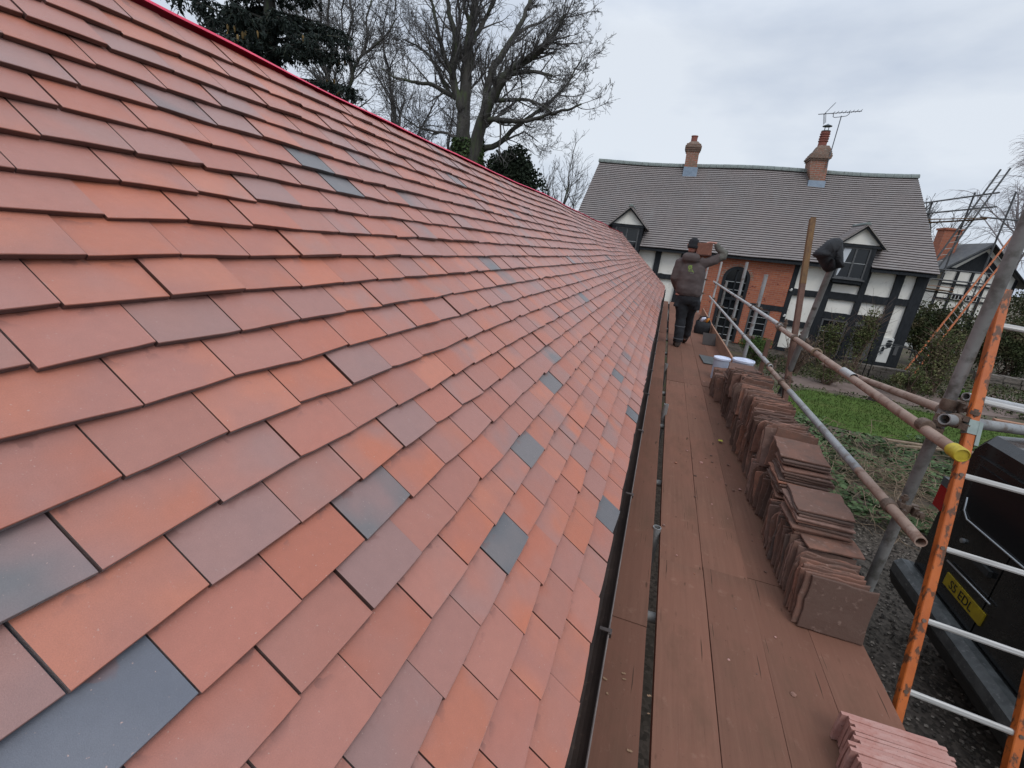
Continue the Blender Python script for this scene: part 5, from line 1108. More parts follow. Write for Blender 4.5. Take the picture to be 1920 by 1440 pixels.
# the big bare oak behind the ridge
P_oak = dict(seg=[8, 8, 6, 5, 4, 3], wob=[.09, .15, .22, .28, .32, .34], up=[.03, .08, .08, .06, .05, .04], num=[5, 7, 7, 5, 4], ang=[38, 44, 48, 48, 46], len=[.55, .56, .56, .56, .55], rmin=.0068)
P_oak['from'] = [.35, .22, .2, .15, .1]
bx, by = -10.95, 24.2
OAK_LIMBS = [
    ([(-11.1, 24.20, 3.31), (-11.56, 24.25, 4.89), (-11.62, 24.30, 6.13), (-11.60, 24.35, 7.35), (-11.62, 24.40, 8.24), (-11.65, 24.45, 9.05), (-11.61, 24.50, 9.77), (-11.50, 24.55, 10.55), (-11.47, 24.60, 11.38)], 0.46, 0.16),
    ([(-10.8, 24.10, 3.30), (-10.63, 24.01, 4.41), (-10.40, 23.92, 5.32), (-9.97, 23.83, 6.34), (-9.44, 23.74, 7.11), (-8.94, 23.65, 7.57), (-8.29, 23.56, 7.92), (-7.72, 23.47, 8.19), (-7.19, 23.38, 8.61), (-6.77, 23.29, 9.08), (-6.51, 23.20, 9.53)], 0.44, 0.06),
    ([(-11.6, 24.10, 5.93), (-11.95, 24.02, 6.65), (-12.16, 23.93, 7.29), (-12.03, 23.85, 8.20), (-12.10, 23.77, 9.08), (-12.44, 23.68, 9.94), (-12.60, 23.60, 10.84)], 0.24, 0.09),
    ([(-10.4, 24.30, 5.78), (-10.48, 24.52, 6.97), (-10.39, 24.73, 7.92), (-9.96, 24.95, 8.71), (-9.47, 25.17, 9.60), (-9.16, 25.38, 10.41), (-9.03, 25.60, 11.32)], 0.26, 0.08),
    ([(-10.3, 24.00, 5.33), (-9.72, 23.77, 5.49), (-8.74, 23.53, 5.39), (-7.81, 23.30, 5.34), (-6.71, 23.07, 5.62), (-5.72, 22.83, 5.75), (-5.09, 22.60, 5.94)], 0.16, 0.04),
    ([(-10.5, 24.40, 4.17), (-9.67, 24.60, 4.53), (-9.11, 24.80, 5.18), (-8.47, 25.00, 5.77), (-7.55, 25.20, 6.47), (-6.83, 25.40, 7.24), (-6.46, 25.60, 7.89), (-6.09, 25.80, 8.85)], 0.17, 0.03),
    ([(-9.1, 23.70, 7.45), (-8.36, 23.47, 7.44), (-7.71, 23.23, 7.38), (-6.70, 23.00, 7.14)], 0.14, 0.06),
    ([(-11.9, 24.10, 6.45), (-12.64, 23.88, 6.71), (-13.39, 23.66, 6.97), (-14.23, 23.44, 6.97), (-15.07, 23.22, 7.08), (-15.72, 23.00, 7.41)], 0.15, 0.03),
    ([(-11.5, 24.20, 4.48), (-12.47, 24.38, 4.88), (-13.37, 24.55, 4.97), (-14.50, 24.72, 5.17), (-15.57, 24.90, 5.71)], 0.1, 0.03),
    ([(-11.5, 24.30, 7.77), (-12.10, 24.52, 8.58), (-12.41, 24.75, 9.60), (-12.52, 24.98, 10.61), (-12.89, 25.20, 11.56)], 0.15, 0.06),
    ([(-11.6, 24.40, 8.82), (-11.27, 24.73, 9.61), (-10.99, 25.07, 10.43), (-10.85, 25.40, 11.30)], 0.16, 0.07),
    ([(-12.1, 23.90, 7.21), (-12.57, 23.65, 8.17), (-12.77, 23.40, 8.95), (-12.91, 23.15, 9.67), (-13.08, 22.90, 10.42)], 0.15, 0.05),
    ([(-12.4, 24.10, 6.67), (-13.21, 24.40, 7.76), (-13.96, 24.70, 8.53), (-14.95, 25.00, 9.13), (-15.96, 25.30, 9.52)], 0.12, 0.03),
    ([(-9.3, 23.80, 7.20), (-8.96, 23.60, 6.37), (-9.11, 23.40, 5.96), (-9.36, 23.20, 5.75)], 0.05, 0.02),
    ([(-10.0, 24.00, 6.39), (-9.01, 23.75, 6.34), (-7.90, 23.50, 6.29), (-6.96, 23.25, 5.97), (-6.36, 23.00, 5.57)], 0.12, 0.03),
    ([(-9.4, 25.20, 9.61), (-8.96, 25.47, 10.02), (-8.29, 25.73, 10.32), (-7.74, 26.00, 10.83)], 0.1, 0.03),
    ([(-8.3, 23.60, 7.93), (-7.61, 23.33, 8.27), (-6.87, 23.07, 8.55), (-6.06, 22.80, 8.60)], 0.09, 0.03),
    ([(-9.7, 24.60, 4.49), (-9.12, 24.80, 4.87), (-8.41, 25.00, 5.25), (-7.69, 25.20, 4.86)], 0.08, 0.02),
    ([(-11.6, 24.50, 9.77), (-11.89, 24.25, 10.30), (-11.92, 24.00, 10.99)], 0.12, 0.06),
]
FORK_LIMBS = [
    ([(-19.5, 24.00, 5.87), (-19.71, 24.10, 6.79), (-20.09, 24.20, 7.71), (-20.60, 24.30, 8.54), (-21.11, 24.40, 9.41), (-21.86, 24.50, 9.97), (-22.85, 24.60, 10.42)], 0.2, 0.04),
    ([(-19.0, 24.30, 5.46), (-18.76, 24.21, 6.44), (-18.33, 24.13, 7.22), (-18.10, 24.04, 7.82), (-17.62, 23.96, 8.29), (-16.74, 23.87, 8.71), (-15.89, 23.79, 9.21), (-15.37, 23.70, 9.81)], 0.15, 0.03),
    ([(-19.9, 24.10, 7.60), (-19.29, 23.93, 8.56), (-19.51, 23.75, 9.48), (-19.40, 23.57, 10.22), (-19.08, 23.40, 10.99)], 0.11, 0.04),
    ([(-18.4, 24.30, 7.35), (-18.81, 24.44, 8.42), (-19.05, 24.58, 9.29), (-18.72, 24.72, 10.22), (-19.04, 24.86, 11.19), (-19.04, 25.00, 11.70)], 0.11, 0.04),
    ([(-20.4, 24.10, 8.47), (-21.34, 24.40, 9.21), (-21.68, 24.70, 10.28), (-22.15, 25.00, 11.19)], 0.08, 0.03),
    ([(-17.7, 24.10, 8.34), (-17.51, 24.37, 9.31), (-17.81, 24.63, 10.31), (-17.70, 24.90, 11.16)], 0.08, 0.03),
    ([(-21.1, 24.40, 9.41), (-20.28, 24.10, 10.01), (-20.00, 23.80, 10.77)], 0.06, 0.03),
    ([(-19.1, 23.80, 8.51), (-18.44, 23.53, 9.23), (-18.33, 23.27, 10.06), (-17.91, 23.00, 10.57)], 0.07, 0.03),
]

def limbed_tree(name, base, label, limbs, P, seed, dens, split_r=.10):
    """main limbs laid out point by point; finer branches and twigs grow from them"""
    r_ = random.Random(seed); t_ = thing(name, tuple(base), label, 'tree'); A, B = MB(), MB(); out = []
    for pts, r0, r1 in limbs:
        V = [Vector(p) for p in pts]; fine = []
        for a, b in zip(V, V[1:]):
            for q in range(3): fine.append(a.lerp(b, q/3)+rvec(r_)*min(.05, r0*.25)*(q > 0))
        fine.append(V[-1]); n = len(fine); rad = [lerp(r0, r1, (i/(n-1))**.8) for i in range(n)]
        (A if r0 > split_r else B).tube(fine, rad, 10 if r0 > .2 else 7, True)
        Ltot = sum((b-a).length for a, b in zip(fine, fine[1:]))
        for c in range(int(Ltot*dens)+2):
            f_ = r_.uniform(.22 if r0 > .3 else .12, 1.0) if c else 1.0
            i = min(n-2, int(f_*(n-1))); q = fine[i].lerp(fine[i+1], min(1, f_*(n-1)-i)); td = (fine[i+1]-fine[i]).normalized()
            ax = td.cross(rvec(r_)).normalized(); nd = Matrix.Rotation(radians(48)*r_.uniform(.5, 1.3)*(.35 if c == 0 else 1), 3, ax) @ td
            grow(r_, out, q, nd, r_.uniform(.9, 2.1)*(.75 if q.x > -9.2 and name == 'bare_oak' else 1), max(P['rmin'], min(.06, lerp(r0, r1, f_)*.42)), 2, P)
    for lev, pts, rad in out: B.tube(pts, rad, 5 if lev == 2 else (4 if lev == 3 else 3), lev < 3)
    A.build('trunk', M['bark'], t_, smooth=True); B.build('crown', M['twig'], t_, smooth=True); return t_
OAK_LIMBS[0][0].insert(0, (-11.0, 24.2, GZ-.2)); OAK_LIMBS[1][0].insert(0, (-10.85, 24.15, GZ-.2))
oak = limbed_tree('bare_oak', (bx, by, GZ), 'huge bare spreading tree with several heavy limbs rising behind the new roof', OAK_LIMBS, dict(P_oak, num=[5, 7, 6, 5, 3]), 77, 2.3)
m = MB(); r_ = random.Random(2)
for i in range(4200):
    z = r_.uniform(2.0, 6.4); a = r_.uniform(0, 6.28); rr = .50*(1-.04*z)+r_.uniform(0, .16); m.tint = r_.random()
    p = Vector((bx-.05-.03*z+(rr+.36)*cos(a), by+rr*sin(a), GZ+z+1.6)); u = rvec(r_); v = u.cross(rvec(r_)).normalized(); k = m.pts([p-u*.09, p+v*.07, p+u*.09, p-v*.07]); m.face([k, k+1, k+2, k+3])
m.build('ivy', M['leaf_ivy'], oak)
# other bare trees behind the ridge
P_b = dict(seg=[7, 6, 6, 5, 4], wob=[.16, .26, .32, .34, .36], up=[.04, .09, .09, .07, .05], num=[6, 6, 6, 5], ang=[36, 42, 46, 48], len=[.60, .60, .58, .56], rmin=.0085)
P_b['from'] = [.3, .25, .2, .12]
FORK_LIMBS[0][0].insert(0, (-19.0, 24, GZ-.2)); FORK_LIMBS[1][0].insert(0, (-18.8, 24.1, GZ-.2))
P_f = dict(P_oak); P_f['num'] = [5, 6, 6, 5, 3]
limbed_tree('bare_tree', (-18.9, 24, GZ), 'twisty bare tree with forked grey stems between the dark conifer and the huge tree', FORK_LIMBS, P_f, 5, 2.2, .07)
P_c = dict(P_b); P_c['num'] = [8, 7, 6, 4]; P_c['len'] = [.5, .55, .55, .55]
tree_obj('bare_tree', (-17.2, 28, GZ), 'dense twiggy bare tree partly hidden behind the left side of the huge tree', [((-17.2, 28, GZ), (.02, 0, 1), 10, .24, 0), ((-16.2, 28.3, GZ), (-.06, 0, 1), 9, .20, 0), ((-15.2, 28, GZ), (.1, 0, 1), 8.2, .2, 0)], P_c, 15)
P_s = dict(seg=[6, 5, 5, 4], wob=[.12, .2, .25, .3], up=[.05, .1, .1, .06], num=[9, 8, 6], ang=[38, 38, 42], len=[.5, .5, .5], rmin=.010); P_s['from'] = [.3, .2, .15]
tree_obj('bare_tree', (-10.9, 45, GZ), 'small pale bare tree far off by the left verge of the cottage roof', [((-10.8, 45, GZ), (0, 0, 1), 8.4, .16, 0), ((-11.6, 45, GZ), (-.05, 0, 1), 7.6, .13, 0), ((-9.7, 45, GZ), (.05, 0, 1), 6.8, .12, 0)], P_s, 31)
tree_obj('bare_tree', (15.0, 38, GZ), 'bare rounded tree behind the far scaffold, right of the cottage', [((14.6, 38, GZ), (-.03, 0, 1), 6.6, .15, 0), ((15.6, 38, GZ), (.05, 0, 1), 6.3, .15, 0), ((13.6, 38, GZ), (-.05, 0, 1), 5.9, .14, 0)], P_s, 33)
P_w = dict(seg=[7, 6, 6, 5], wob=[.06, .14, .16, .18], up=[.03, .02, -.10, -.22], num=[12, 9, 8], ang=[36, 40, 36], len=[.40, .55, .60], rmin=.007); P_w['from'] = [.35, .2, .1]
tree_obj('birch_tree', (20.2, 40, GZ), 'pale hazy birch with drooping twigs at the far right', [((20.2, 40, GZ), (.02, 0, 1), 9.6, .14, 0), ((22.2, 41, GZ), (.02, 0, 1), 11.0, .16, 0)], P_w, 51, 'birchtwig', 'birchtwig')
# dark conifer at top left
cf = thing('conifer', (-15.0, 15.2, GZ), 'dark drooping conifer with brown cones beyond the ridge at top left', 'tree')
m = MB(); m.tube([(-15.0, 15.2, GZ), (-15.0, 15.2, 4), (-14.9, 15.2, 13.5)], [.34, .25, .06], 10); m.build('trunk', M['bark'], cf, smooth=True)
m = MB(); tw = MB(); n_cone = 0; r_ = random.Random(6)
for i in range(120):
    z = r_.uniform(1.6, 10.5); a = r_.uniform(0, 6.28); Lb = (3.85-.22*z)*r_.uniform(.6, 1.1)+.35
    d = Vector((cos(a), sin(a), .22)); p0 = Vector((-15.0, 15.2, z)); pts = [p0+d*Lb*f_+Vector((0, 0, -.55*f_*f_*Lb*.35)) for f_ in (0, .33, .66, 1)]
    tw.tube(pts, [.05, .035, .022, .008], 5)
    for q in range(30):
        f_ = r_.uniform(.12, 1); k0 = min(2, int(f_*3)); p = pts[k0].lerp(pts[k0+1], f_*3-k0)
        side = d.cross(Vector((0, 0, 1))).normalized()*r_.uniform(-1, 1)*.75*(1.15-f_*.6)+Vector((0, 0, r_.uniform(-.30, .05)))
        e = p+side+d*r_.uniform(0, .35)
        tw.tube([p, p.lerp(e, .5)+Vector((0, 0, .03)), e+Vector((0, 0, -.10))], [.008, .006, .003], 3, False)
        for w_ in range(15):
            g_ = r_.random(); pp = p.lerp(e, g_)+rvec(r_)*.06+Vector((0, 0, -.10*g_)); u = (side*.6+rvec(r_)*.7+Vector((0, 0, -.5))).normalized(); v = u.cross(rvec(r_)).normalized(); s_ = r_.uniform(.09, .19); m.tint = r_.random()
            k = m.pts([pp-u*s_*.3, pp+v*s_*.22, pp+u*s_, pp-v*s_*.22]); m.face([k, k+1, k+2, k+3])
    if z < 5.5:
        for q in range(3):
            if n_cone > 85: break
            n_cone += 1
            p = pts[2].lerp(pts[3], r_.random())+rvec(r_)*.35; cn = MB(); cn.tint = r_.random(); cn.tube([p, p+Vector((.01, 0, -.05)), p+Vector((.01, 0, -.17)), p+Vector((.01, 0, -.22))], [.012, .036, .030, .008], 6); cn.build('cone', M['cone'], cf, smooth=True)
m.build('foliage', M['needle'], cf); tw.build('branches', M['bark'], cf)
# low flowering tips of the conifer showing above the ridge
# rounded dark evergreen at the foot of the oak
eb = bush('evergreen_bush', (-9.0, 25.0, 2.55), (1.9, 1.6, 2.3), 30000, .17, 'leaf_dark', 'dark rounded evergreen at the foot of the huge bare tree', 61, 10, 'bark', cat='bush', twigs=3, droop=.6)
# planting in front of the house
bush('round_shrub', (3.62, 18.3, -2.95), (.72, .6, .55), 5200, .055, 'leaf_round', 'small rounded green shrub in front of the brick bay', 71, 8)
bush('dry_shrub', (4.75, 17.6, -2.80), (.75, .5, .60), 500, .05, 'leaf_brown', 'leafless brown twiggy shrub under the white panels', 72, 34, twigs=9)
bush('climbing_shrub', (5.95, 18.9, -2.35), (.55, .42, 1.0), 1700, .075, 'leaf_shrub', 'straggly green climber in front of the lower cottage window', 73, 12, twigs=6)
bush('tall_shrub', (6.75, 18.5, -2.05), (.42, .40, 1.40), 2300, .07, 'leaf_shrub', 'tall loose green shrub left of the garden arch', 74, 14, twigs=8)
bush('leggy_shrub', (5.55, 16.6, -2.85), (.75, .5, .55), 1500, .055, 'leaf_shrub', 'thin low shrub with bare legs at the far lawn edge', 75, 16, twigs=6)
bush('garden_shrub', (8.75, 17.8, -2.25), (.85, .75, 1.05), 4600, .075, 'leaf_shrub', 'large bronze green shrub right of the garden arch, around the ladder foot', 76, 22, twigs=8)
bush('garden_shrub', (7.75, 16.7, -2.80), (.60, .5, .55), 1800, .07, 'leaf_shrub', 'lower bronze green shrub in front of the big one by the ladder foot', 77, 12, twigs=5)
bush('hedge', (11.0, 23.6, -1.75), (1.7, .9, 1.55), 16000, .10, 'leaf_hedge', 'thick green hedge under the far scaffold, right of the cottage corner', 78, 16, twigs=4)
bush('hedge', (14.2, 24.3, -2.1), (2.3, 1.0, 1.45), 18000, .10, 'leaf_hedge', 'brownish green hedge filling the gap behind the orange ladder', 79, 18, twigs=5)
bush('hedge', (17.6, 24.5, -1.85), (2.6, 1.0, 1.9), 20000, .105, 'leaf_hedge', 'dark ivy covered bank behind the near orange ladder', 80, 18, twigs=4)
bush('hedge', (22.8, 27.0, -1.0), (3.2, 1.4, 2.6), 20000, .12, 'leaf_hedge', 'tall brown green hedge at the right edge of the garden', 81, 18, twigs=5)
bush('hedge', (30, 44, -.6), (7, 2, 3.4), 9000, .22, 'leaf_hedge', 'distant wooded hedge at far right', 82, 18, twigs=5)
bush('fern_clump', (9.7, 17.8, -3.25), (.42, .3, .22), 700, .08, 'leaf_bright', 'bright green clump by the garden path', 83, 5, cat='plant')
bush('fern_clump', (10.9, 16.4, -3.2), (.65, .35, .25), 1500, .08, 'leaf_bright', 'bright green low clump behind the near orange ladder', 84, 5, cat='plant')
r_ = random.Random(12)
# low growth of the border: dead stems, ivy and ground cover between drive and lawn
m = MB()
for i in range(9000):
    x = r_.uniform(2.7, 7.2); y = r_.uniform(7.0, 12.0)
    if x < 2.4+(y-7)*.12 or mnoise.noise(Vector((x*.8, y*.8, 0))) < -.18: continue
    z = GZ+.04+.30*max(0, mnoise.noise(Vector((x*.7, y*.7, 5))))+r_.uniform(0, .12); m.tint = max(0, min(1, r_.random()*.7+.3*mnoise.noise(Vector((x*1.4, y*1.4, 9)))+.15))
    u = Vector((r_.uniform(-1, 1), r_.uniform(-1, 1), r_.uniform(-.4, .6))).normalized(); v = u.cross(Vector((r_.uniform(-.5, .5), r_.uniform(-.5, .5), 1))).normalized(); s_ = r_.uniform(.045, .115)
    k = m.pts([Vector((x, y, z))-u*s_*.5, Vector((x, y, z))+v*s_*.45, Vector((x, y, z))+u*s_*.55, Vector((x, y, z))-v*s_*.45]); m.face([k, k+1, k+2, k+3])
tag(m.build('ground_ivy', M['leaf_ivy']), 'green ivy spreading over the border between gravel and lawn', 'ivy', kind='stuff')
m = MB()
for i in range(520):
    x = r_.gauss(4.0, .75); y = r_.gauss(8.2, 1.0)
    if x < 2.6 or y < 6.6: continue
    p = Vector((x, y, GZ+r_.uniform(.05, .4))); a = r_.uniform(0, 6.28); Lb = r_.uniform(.2, .75); d = Vector((cos(a), sin(a), r_.uniform(-.1, .25)))
    q = p+d*Lb; md = p.lerp(q, .5)+Vector((r_.uniform(-.12, .12), r_.uniform(-.12, .12), r_.uniform(0, .15))); m.tube([p, p.lerp(md, .6)+rvec(r_)*.03, md, q.lerp(md, .4)+rvec(r_)*.04, q], [.0055, .005, .0045, .004, .002], 4)
tag(m.build('dead_stems', M['straw']), 'tangle of dry pale stems in the border', 'dead stems', kind='stuff')
m = MB()
for i in range(14000):
    x = r_.uniform(3.6, 13); y = r_.uniform(15.0, 22.5)
    if 15.3 < y < 17.3 and mnoise.noise(Vector((x*.5, y*.5, 2))) < .25: continue
    z = GZ+r_.uniform(0, .16); m.tint = r_.random(); u = Vector((r_.uniform(-1, 1), r_.uniform(-1, 1), r_.uniform(0, 1))).normalized(); v = u.cross(rvec(r_)).normalized(); s_ = r_.uniform(.04, .10)
    p = Vector((x, y, z)); k = m.pts([p-u*s_*.5, p+v*s_*.35, p+u*s_*.5, p-v*s_*.35]); m.face([k, k+1, k+2, k+3])
tag(m.build('ground_cover', M['leaf_hedge']), 'low mixed greenery over the beds before the cottage', 'ground cover', kind='stuff')
# garden arch, low wall, planks
ga = thing('garden_arch', (7.55, 17.6, GZ), 'black iron garden arch in front of the cottage entrance', 'arch')
for yy in (17.45, 17.85):
    m = MB(); m.tube([(6.85, yy, GZ), (6.87, yy, -2.4)]+[(7.5-.63*cos(pi*q/10), yy, -2.4+.42*sin(pi*q/10)) for q in range(1, 10)]+[(8.13, yy, -2.4), (8.15, yy, GZ)], .014, 6); m.build('hoop', M['hoop'], ga, smooth=True)
for q in range(5):
    for x_ in (6.865, 8.14): m = MB(); m.tube([(x_, 17.45, GZ+.2+q*.25), (x_, 17.85, GZ+.2+q*.25)], .008, 5); m.build('cross_bar', M['hoop'], ga)
m = MB(); r2 = random.Random(3); x = 12.2
for row in range(2):
    x = 12.0
    while x < 22:
        wd = r2.uniform(.25, .55); m.box((x+wd/2, 21.8+.05*r2.random(), GZ+.10+row*.2), (wd-.02, .42, .19), Matrix.Rotation(r2.uniform(-.04, .04), 3, 'Y')); x += wd
tag(m.build('garden_wall', M['stone']), 'low rough stone wall below the ivy bank at right', 'wall')
m = MB(); r2 = random.Random(13); x = 6.6
for row in range(3):
    x = 6.6
    while x < 8.7: wd = r2.uniform(.2, .4); m.box((x+wd/2, 19.0+.04*r2.random(), GZ+.08+row*.15), (wd-.02, .3, .14)); x += wd
tag(m.build('step_wall', M['stone']), 'short stacked stone wall below the cottage entrance', 'wall')
for i, (a, b, lb) in enumerate((((5.0, 10.9, GZ+.22), (6.7, 11.25, GZ+.20), 'pale sawn plank lying at the near edge of the lawn'), ((5.1, 10.7, GZ+.20), (6.3, 10.95, GZ+.26), 'second pale batten lying beside the sawn plank by the lawn'))):
    m = MB(); m.bar(a, b, .10-.03*i, .03); tag(m.build('plank', M['straw']), lb, 'plank')
m = MB(); rr = random.Random(3); m.loft([[(6.62+.30*f_*cos(2*pi*k/9)*(1+.2*sin(k*2)), 15.45+.16*f_*sin(2*pi*k/9), GZ+z_) for k in range(9)] for f_, z_ in ((1, 0), (.95, .08), (.6, .14))]); tag(m.build('edging_stone', M['darkslab']), 'dark low stone at the back edge of the lawn', 'stone')

# ------------------------------------------------------------------ the man on the walkway
def remesh(mb, name, mat, parent, vox=.014, smooth=6, wrinkle=0, wscale=9, seed=0):
    o = mb.build(name, mat, parent, smooth=True)
    md = o.modifiers.new('r', 'REMESH'); md.mode = 'VOXEL'; md.voxel_size = vox; md.use_smooth_shade = True
    sm = o.modifiers.new('s', 'SMOOTH'); sm.iterations = smooth; sm.factor = .5
    dg = bpy.context.evaluated_depsgraph_get(); dg.update()
    me = bpy.data.meshes.new_from_object(o.evaluated_get(dg)); o.modifiers.clear(); old = o.data; o.data = me; bpy.data.meshes.remove(old)
    if wrinkle:
        ns = [v.normal.copy() for v in me.vertices]
        for v, n_ in zip(me.vertices, ns):
            p = v.co; h = mnoise.noise(Vector((p.x*wscale*.8+p.z*wscale*.5, p.y*wscale*.6, p.z*wscale*.8+seed)))+.4*mnoise.noise(Vector((p.x*wscale*2.2-p.z*wscale, p.y*wscale*2, p.z*wscale*1.8+seed)))
            v.co = p+n_*h*wrinkle
    me.polygons.foreach_set('use_smooth', [True]*len(me.polygons)); return o
MX, MY, MZ = .40, 8.80, DZ
man = thing('person', (MX, MY, MZ), 'man in a dark hoodie and black beanie walking away with tiles on his right shoulder', 'person')
def ell(m, spec, n=18):
    """loft of ellipses: (x, y, z, rx, ry[, lean])"""
    m.loft([[(x+rx*cos(2*pi*k/n), y+ry*sin(2*pi*k/n), z) for k in range(n)] for x, y, z, rx, ry in spec])
o_ = MZ
# body: head, neck, torso, limbs and hands grown as one surface
b = MB()
HX, HYY, HZ_ = .325, 8.86, .205
ell(b, [(HX+.09*0+.02, MY, o_+.92, .15, .11), (.40, MY, o_+1.05, .165, .115), (.385, MY+.01, o_+1.25, .18, .12), (.375, MY+.02, o_+1.42, .20, .11), (.36, MY+.03, o_+1.50, .13, .09), (HX+.01, MY+.04, o_+1.56, .062, .062), (HX, MY+.045, o_+1.63, .058, .06)])
b.loft([[(HX+r1*cos(2*pi*k/16), HYY+r2*sin(2*pi*k/16), HZ_+z) for k in range(16)] for z, r1, r2 in ((-.125, .04, .05), (-.10, .062, .075), (-.05, .074, .092), (.0, .080, .100), (.05, .078, .098), (.09, .060, .075), (.115, .025, .03))])
for sx_ in (-1, 1): b.tube([(HX+sx_*.076, HYY, HZ_-.03), (HX+sx_*.092, HYY-.012, HZ_), (HX+sx_*.078, HYY, HZ_+.028)], [.012, .014, .012], 6)   # ears
b.tube([(HX, HYY+.095, HZ_+.015), (HX, HYY+.122, HZ_-.025), (HX, HYY+.096, HZ_-.035)], [.011, .016, .012], 6)                                   # nose
LSH, LEL, LWR = Vector((.185, 8.83, -.09)), Vector((.125, 8.80, -.37)), Vector((.205, 8.95, -.575))
RSH, REL, RWR = Vector((.575, 8.84, -.075)), Vector((.845, 8.90, .085)), Vector((.675, 8.92, .285))
for A, B_, C_ in ((LSH, LEL, LWR), (RSH, REL, RWR)): b.tube([A, A.lerp(B_, .5), B_, B_.lerp(C_, .35), C_], [.055, .049, .040, .038, .027], 10)
def hand(m, w, d, up, curl, thumb):
    """palm, four bent fingers of unequal length and a thumb from the side of the palm"""
    d = d.normalized(); s_ = d.cross(up).normalized(); u = s_.cross(d); pal = w+d*.045
    R_ = Matrix((s_, d, u)).transposed(); m.loft([[w+R_ @ Vector((a*sc, t_, b_*sc2)) for a, b_ in ((-.028, -.011), (.028, -.011), (.036, 0), (.028, .011), (-.028, .011), (-.036, 0))] for t_, sc, sc2 in ((-.01, .75, 1.2), (.03, 1, 1.1), (.075, 1.05, 1), (.092, 1.0, .8))])
    for q, (off, ln) in enumerate(((-.029, .062), (-.010, .074), (.010, .070), (.028, .055))):
        p0 = w+R_ @ Vector((off, .082, 0)); d1 = (d-u*curl*.35).normalized(); p1 = p0+d1*ln*.48; d2 = (d-u*curl*1.0).normalized(); p2 = p1+d2*ln*.32; d3 = (d-u*curl*1.7).normalized(); p3 = p2+d3*ln*.26
        m.tube([p0-d*.012, p0, p1, p2, p3], [.0095, .0095, .009, .008, .0065], 7)
    p0 = w+R_ @ Vector((thumb*.030, .025, -.004)); p1 = p0+(s_*thumb*.8+d*.6-u*.3).normalized()*.04; p2 = p1+(s_*thumb*.3+d*.8-u*.5).normalized()*.032; m.tube([p0-s_*thumb*.01, p0, p1, p2], [.012, .0115, .010, .008], 7)
hand(b, RWR, Vector((-.95, -.15, .02)), Vector((.0, -.1, 1)), .45, 1)
hand(b, LWR, Vector((.25, .30, -.75)), Vector((-.9, .3, 0)), .5, -1)
LH, LK, LA = Vector((.325, 8.80, o_+.93)), Vector((.385, 8.84, o_+.50)), Vector((.415, 8.76, o_+.09))
RH, RK, RA = Vector((.515, 8.80, o_+.93)), Vector((.525, 9.02, o_+.53)), Vector((.560, 9.20, o_+.165))
for A, B_, C_ in ((LH, LK, LA), (RH, RK, RA)): b.tube([A, A.lerp(B_, .5), B_, B_.lerp(C_, .4), C_], [.092, .080, .056, .055, .036], 12)
for A, dy in ((LA, .0), (RA, -.05)): b.tube([A+Vector((0, -.05, -.05)), A+Vector((-.01, .05, -.06+dy*.3)), A+Vector((-.02, .15, -.07))], [.035, .038, .03], 8)
body_ = remesh(b, 'body', M['skin'], man, .009, 3)
# hoodie
h = MB()
ell(h, [(.415, MY, o_+.93, .195, .150), (.415, MY, o_+.97, .225, .170), (.405, MY, o_+1.06, .232, .172), (.395, MY+.01, o_+1.20, .238, .165), (.385, MY+.02, o_+1.34, .245, .155), (.38, MY+.03, o_+1.44, .225, .135), (.365, MY+.04, o_+1.52, .15, .11), (.345, MY+.05, o_+1.58, .10, .095), (.335, MY+.05, o_+1.61, .07, .07)], 24)
h.tube([Vector((.25, 8.83, -.06)), LSH+Vector((-.01, 0, -.02)), LSH.lerp(LEL, .55), LEL, LEL.lerp(LWR, .5), LWR.lerp(LEL, .06)], [.09, .092, .082, .074, .064, .050], 14)
h.tube([Vector((.48, 8.84, -.06)), RSH, RSH.lerp(REL, .5)+Vector((0, 0, -.008)), REL+Vector((.005, 0, -.005))], [.10, .095, .080, .066], 14)
h.loft([[(.325+rx*cos(2*pi*k/18), 8.745+ry*sin(2*pi*k/18)+dy, z) for k in range(18)] for z, rx, ry, dy in ((-.09, .09, .035, 0), (-.05, .135, .065, -.01), (.0, .150, .085, .0), (.045, .135, .095, .02), (.075, .105, .09, .05), (.085, .06, .06, .07))])
hood = remesh(h, 'hoodie', M['hoodie'], man, .012, 6, .010, 10, 3)
h = MB(); h.tube([RSH.lerp(REL, .72), REL+Vector((.012, 0, -.002)), REL+Vector((.022, 0, .035)), REL.lerp(RWR, .5), RWR.lerp(REL, .08)], [.070, .070, .068, .058, .046], 14)
remesh(h, 'sleeve', M['sleeve'], man, .010, 5, .009, 14, 8)
# company mark on the back of the hoodie
m = MB(); bm2 = bmesh.new(); bm2.from_mesh(hood.data); from mathutils.bvhtree import BVHTree
bv = BVHTree.FromBMesh(bm2)
def onback(x, z):
    hit = bv.ray_cast(Vector((x, 7.5, z)), Vector((0, 1, 0)))
    return (hit[0]+Vector((0, -.003, 0))) if hit[0] is not None else Vector((x, 8.6, z))
def ribbon(m, P, wd):
    top = []; 
    for i, (x, z) in enumerate(P):
        x2, z2 = P[min(i+1, len(P)-1)]; x1, z1 = P[max(i-1, 0)]; dx, dz = x2-x1, z2-z1; l_ = sqrt(dx*dx+dz*dz) or 1
        top.append((onback(x-dz/l_*wd, z+dx/l_*wd), onback(x+dz/l_*wd, z-dx/l_*wd)))
    for (a, b_), (c_, d_) in zip(top, top[1:]):
        k = m.pts([a, b_, d_, c_]+[p+Vector((0, .002, 0)) for p in (a, b_, d_, c_)]); m.face([k, k+1, k+2, k+3]); m.face([k, k+4, k+5, k+1]); m.face([k+3, k+2, k+6, k+7])
lx, lz = .345, -.160
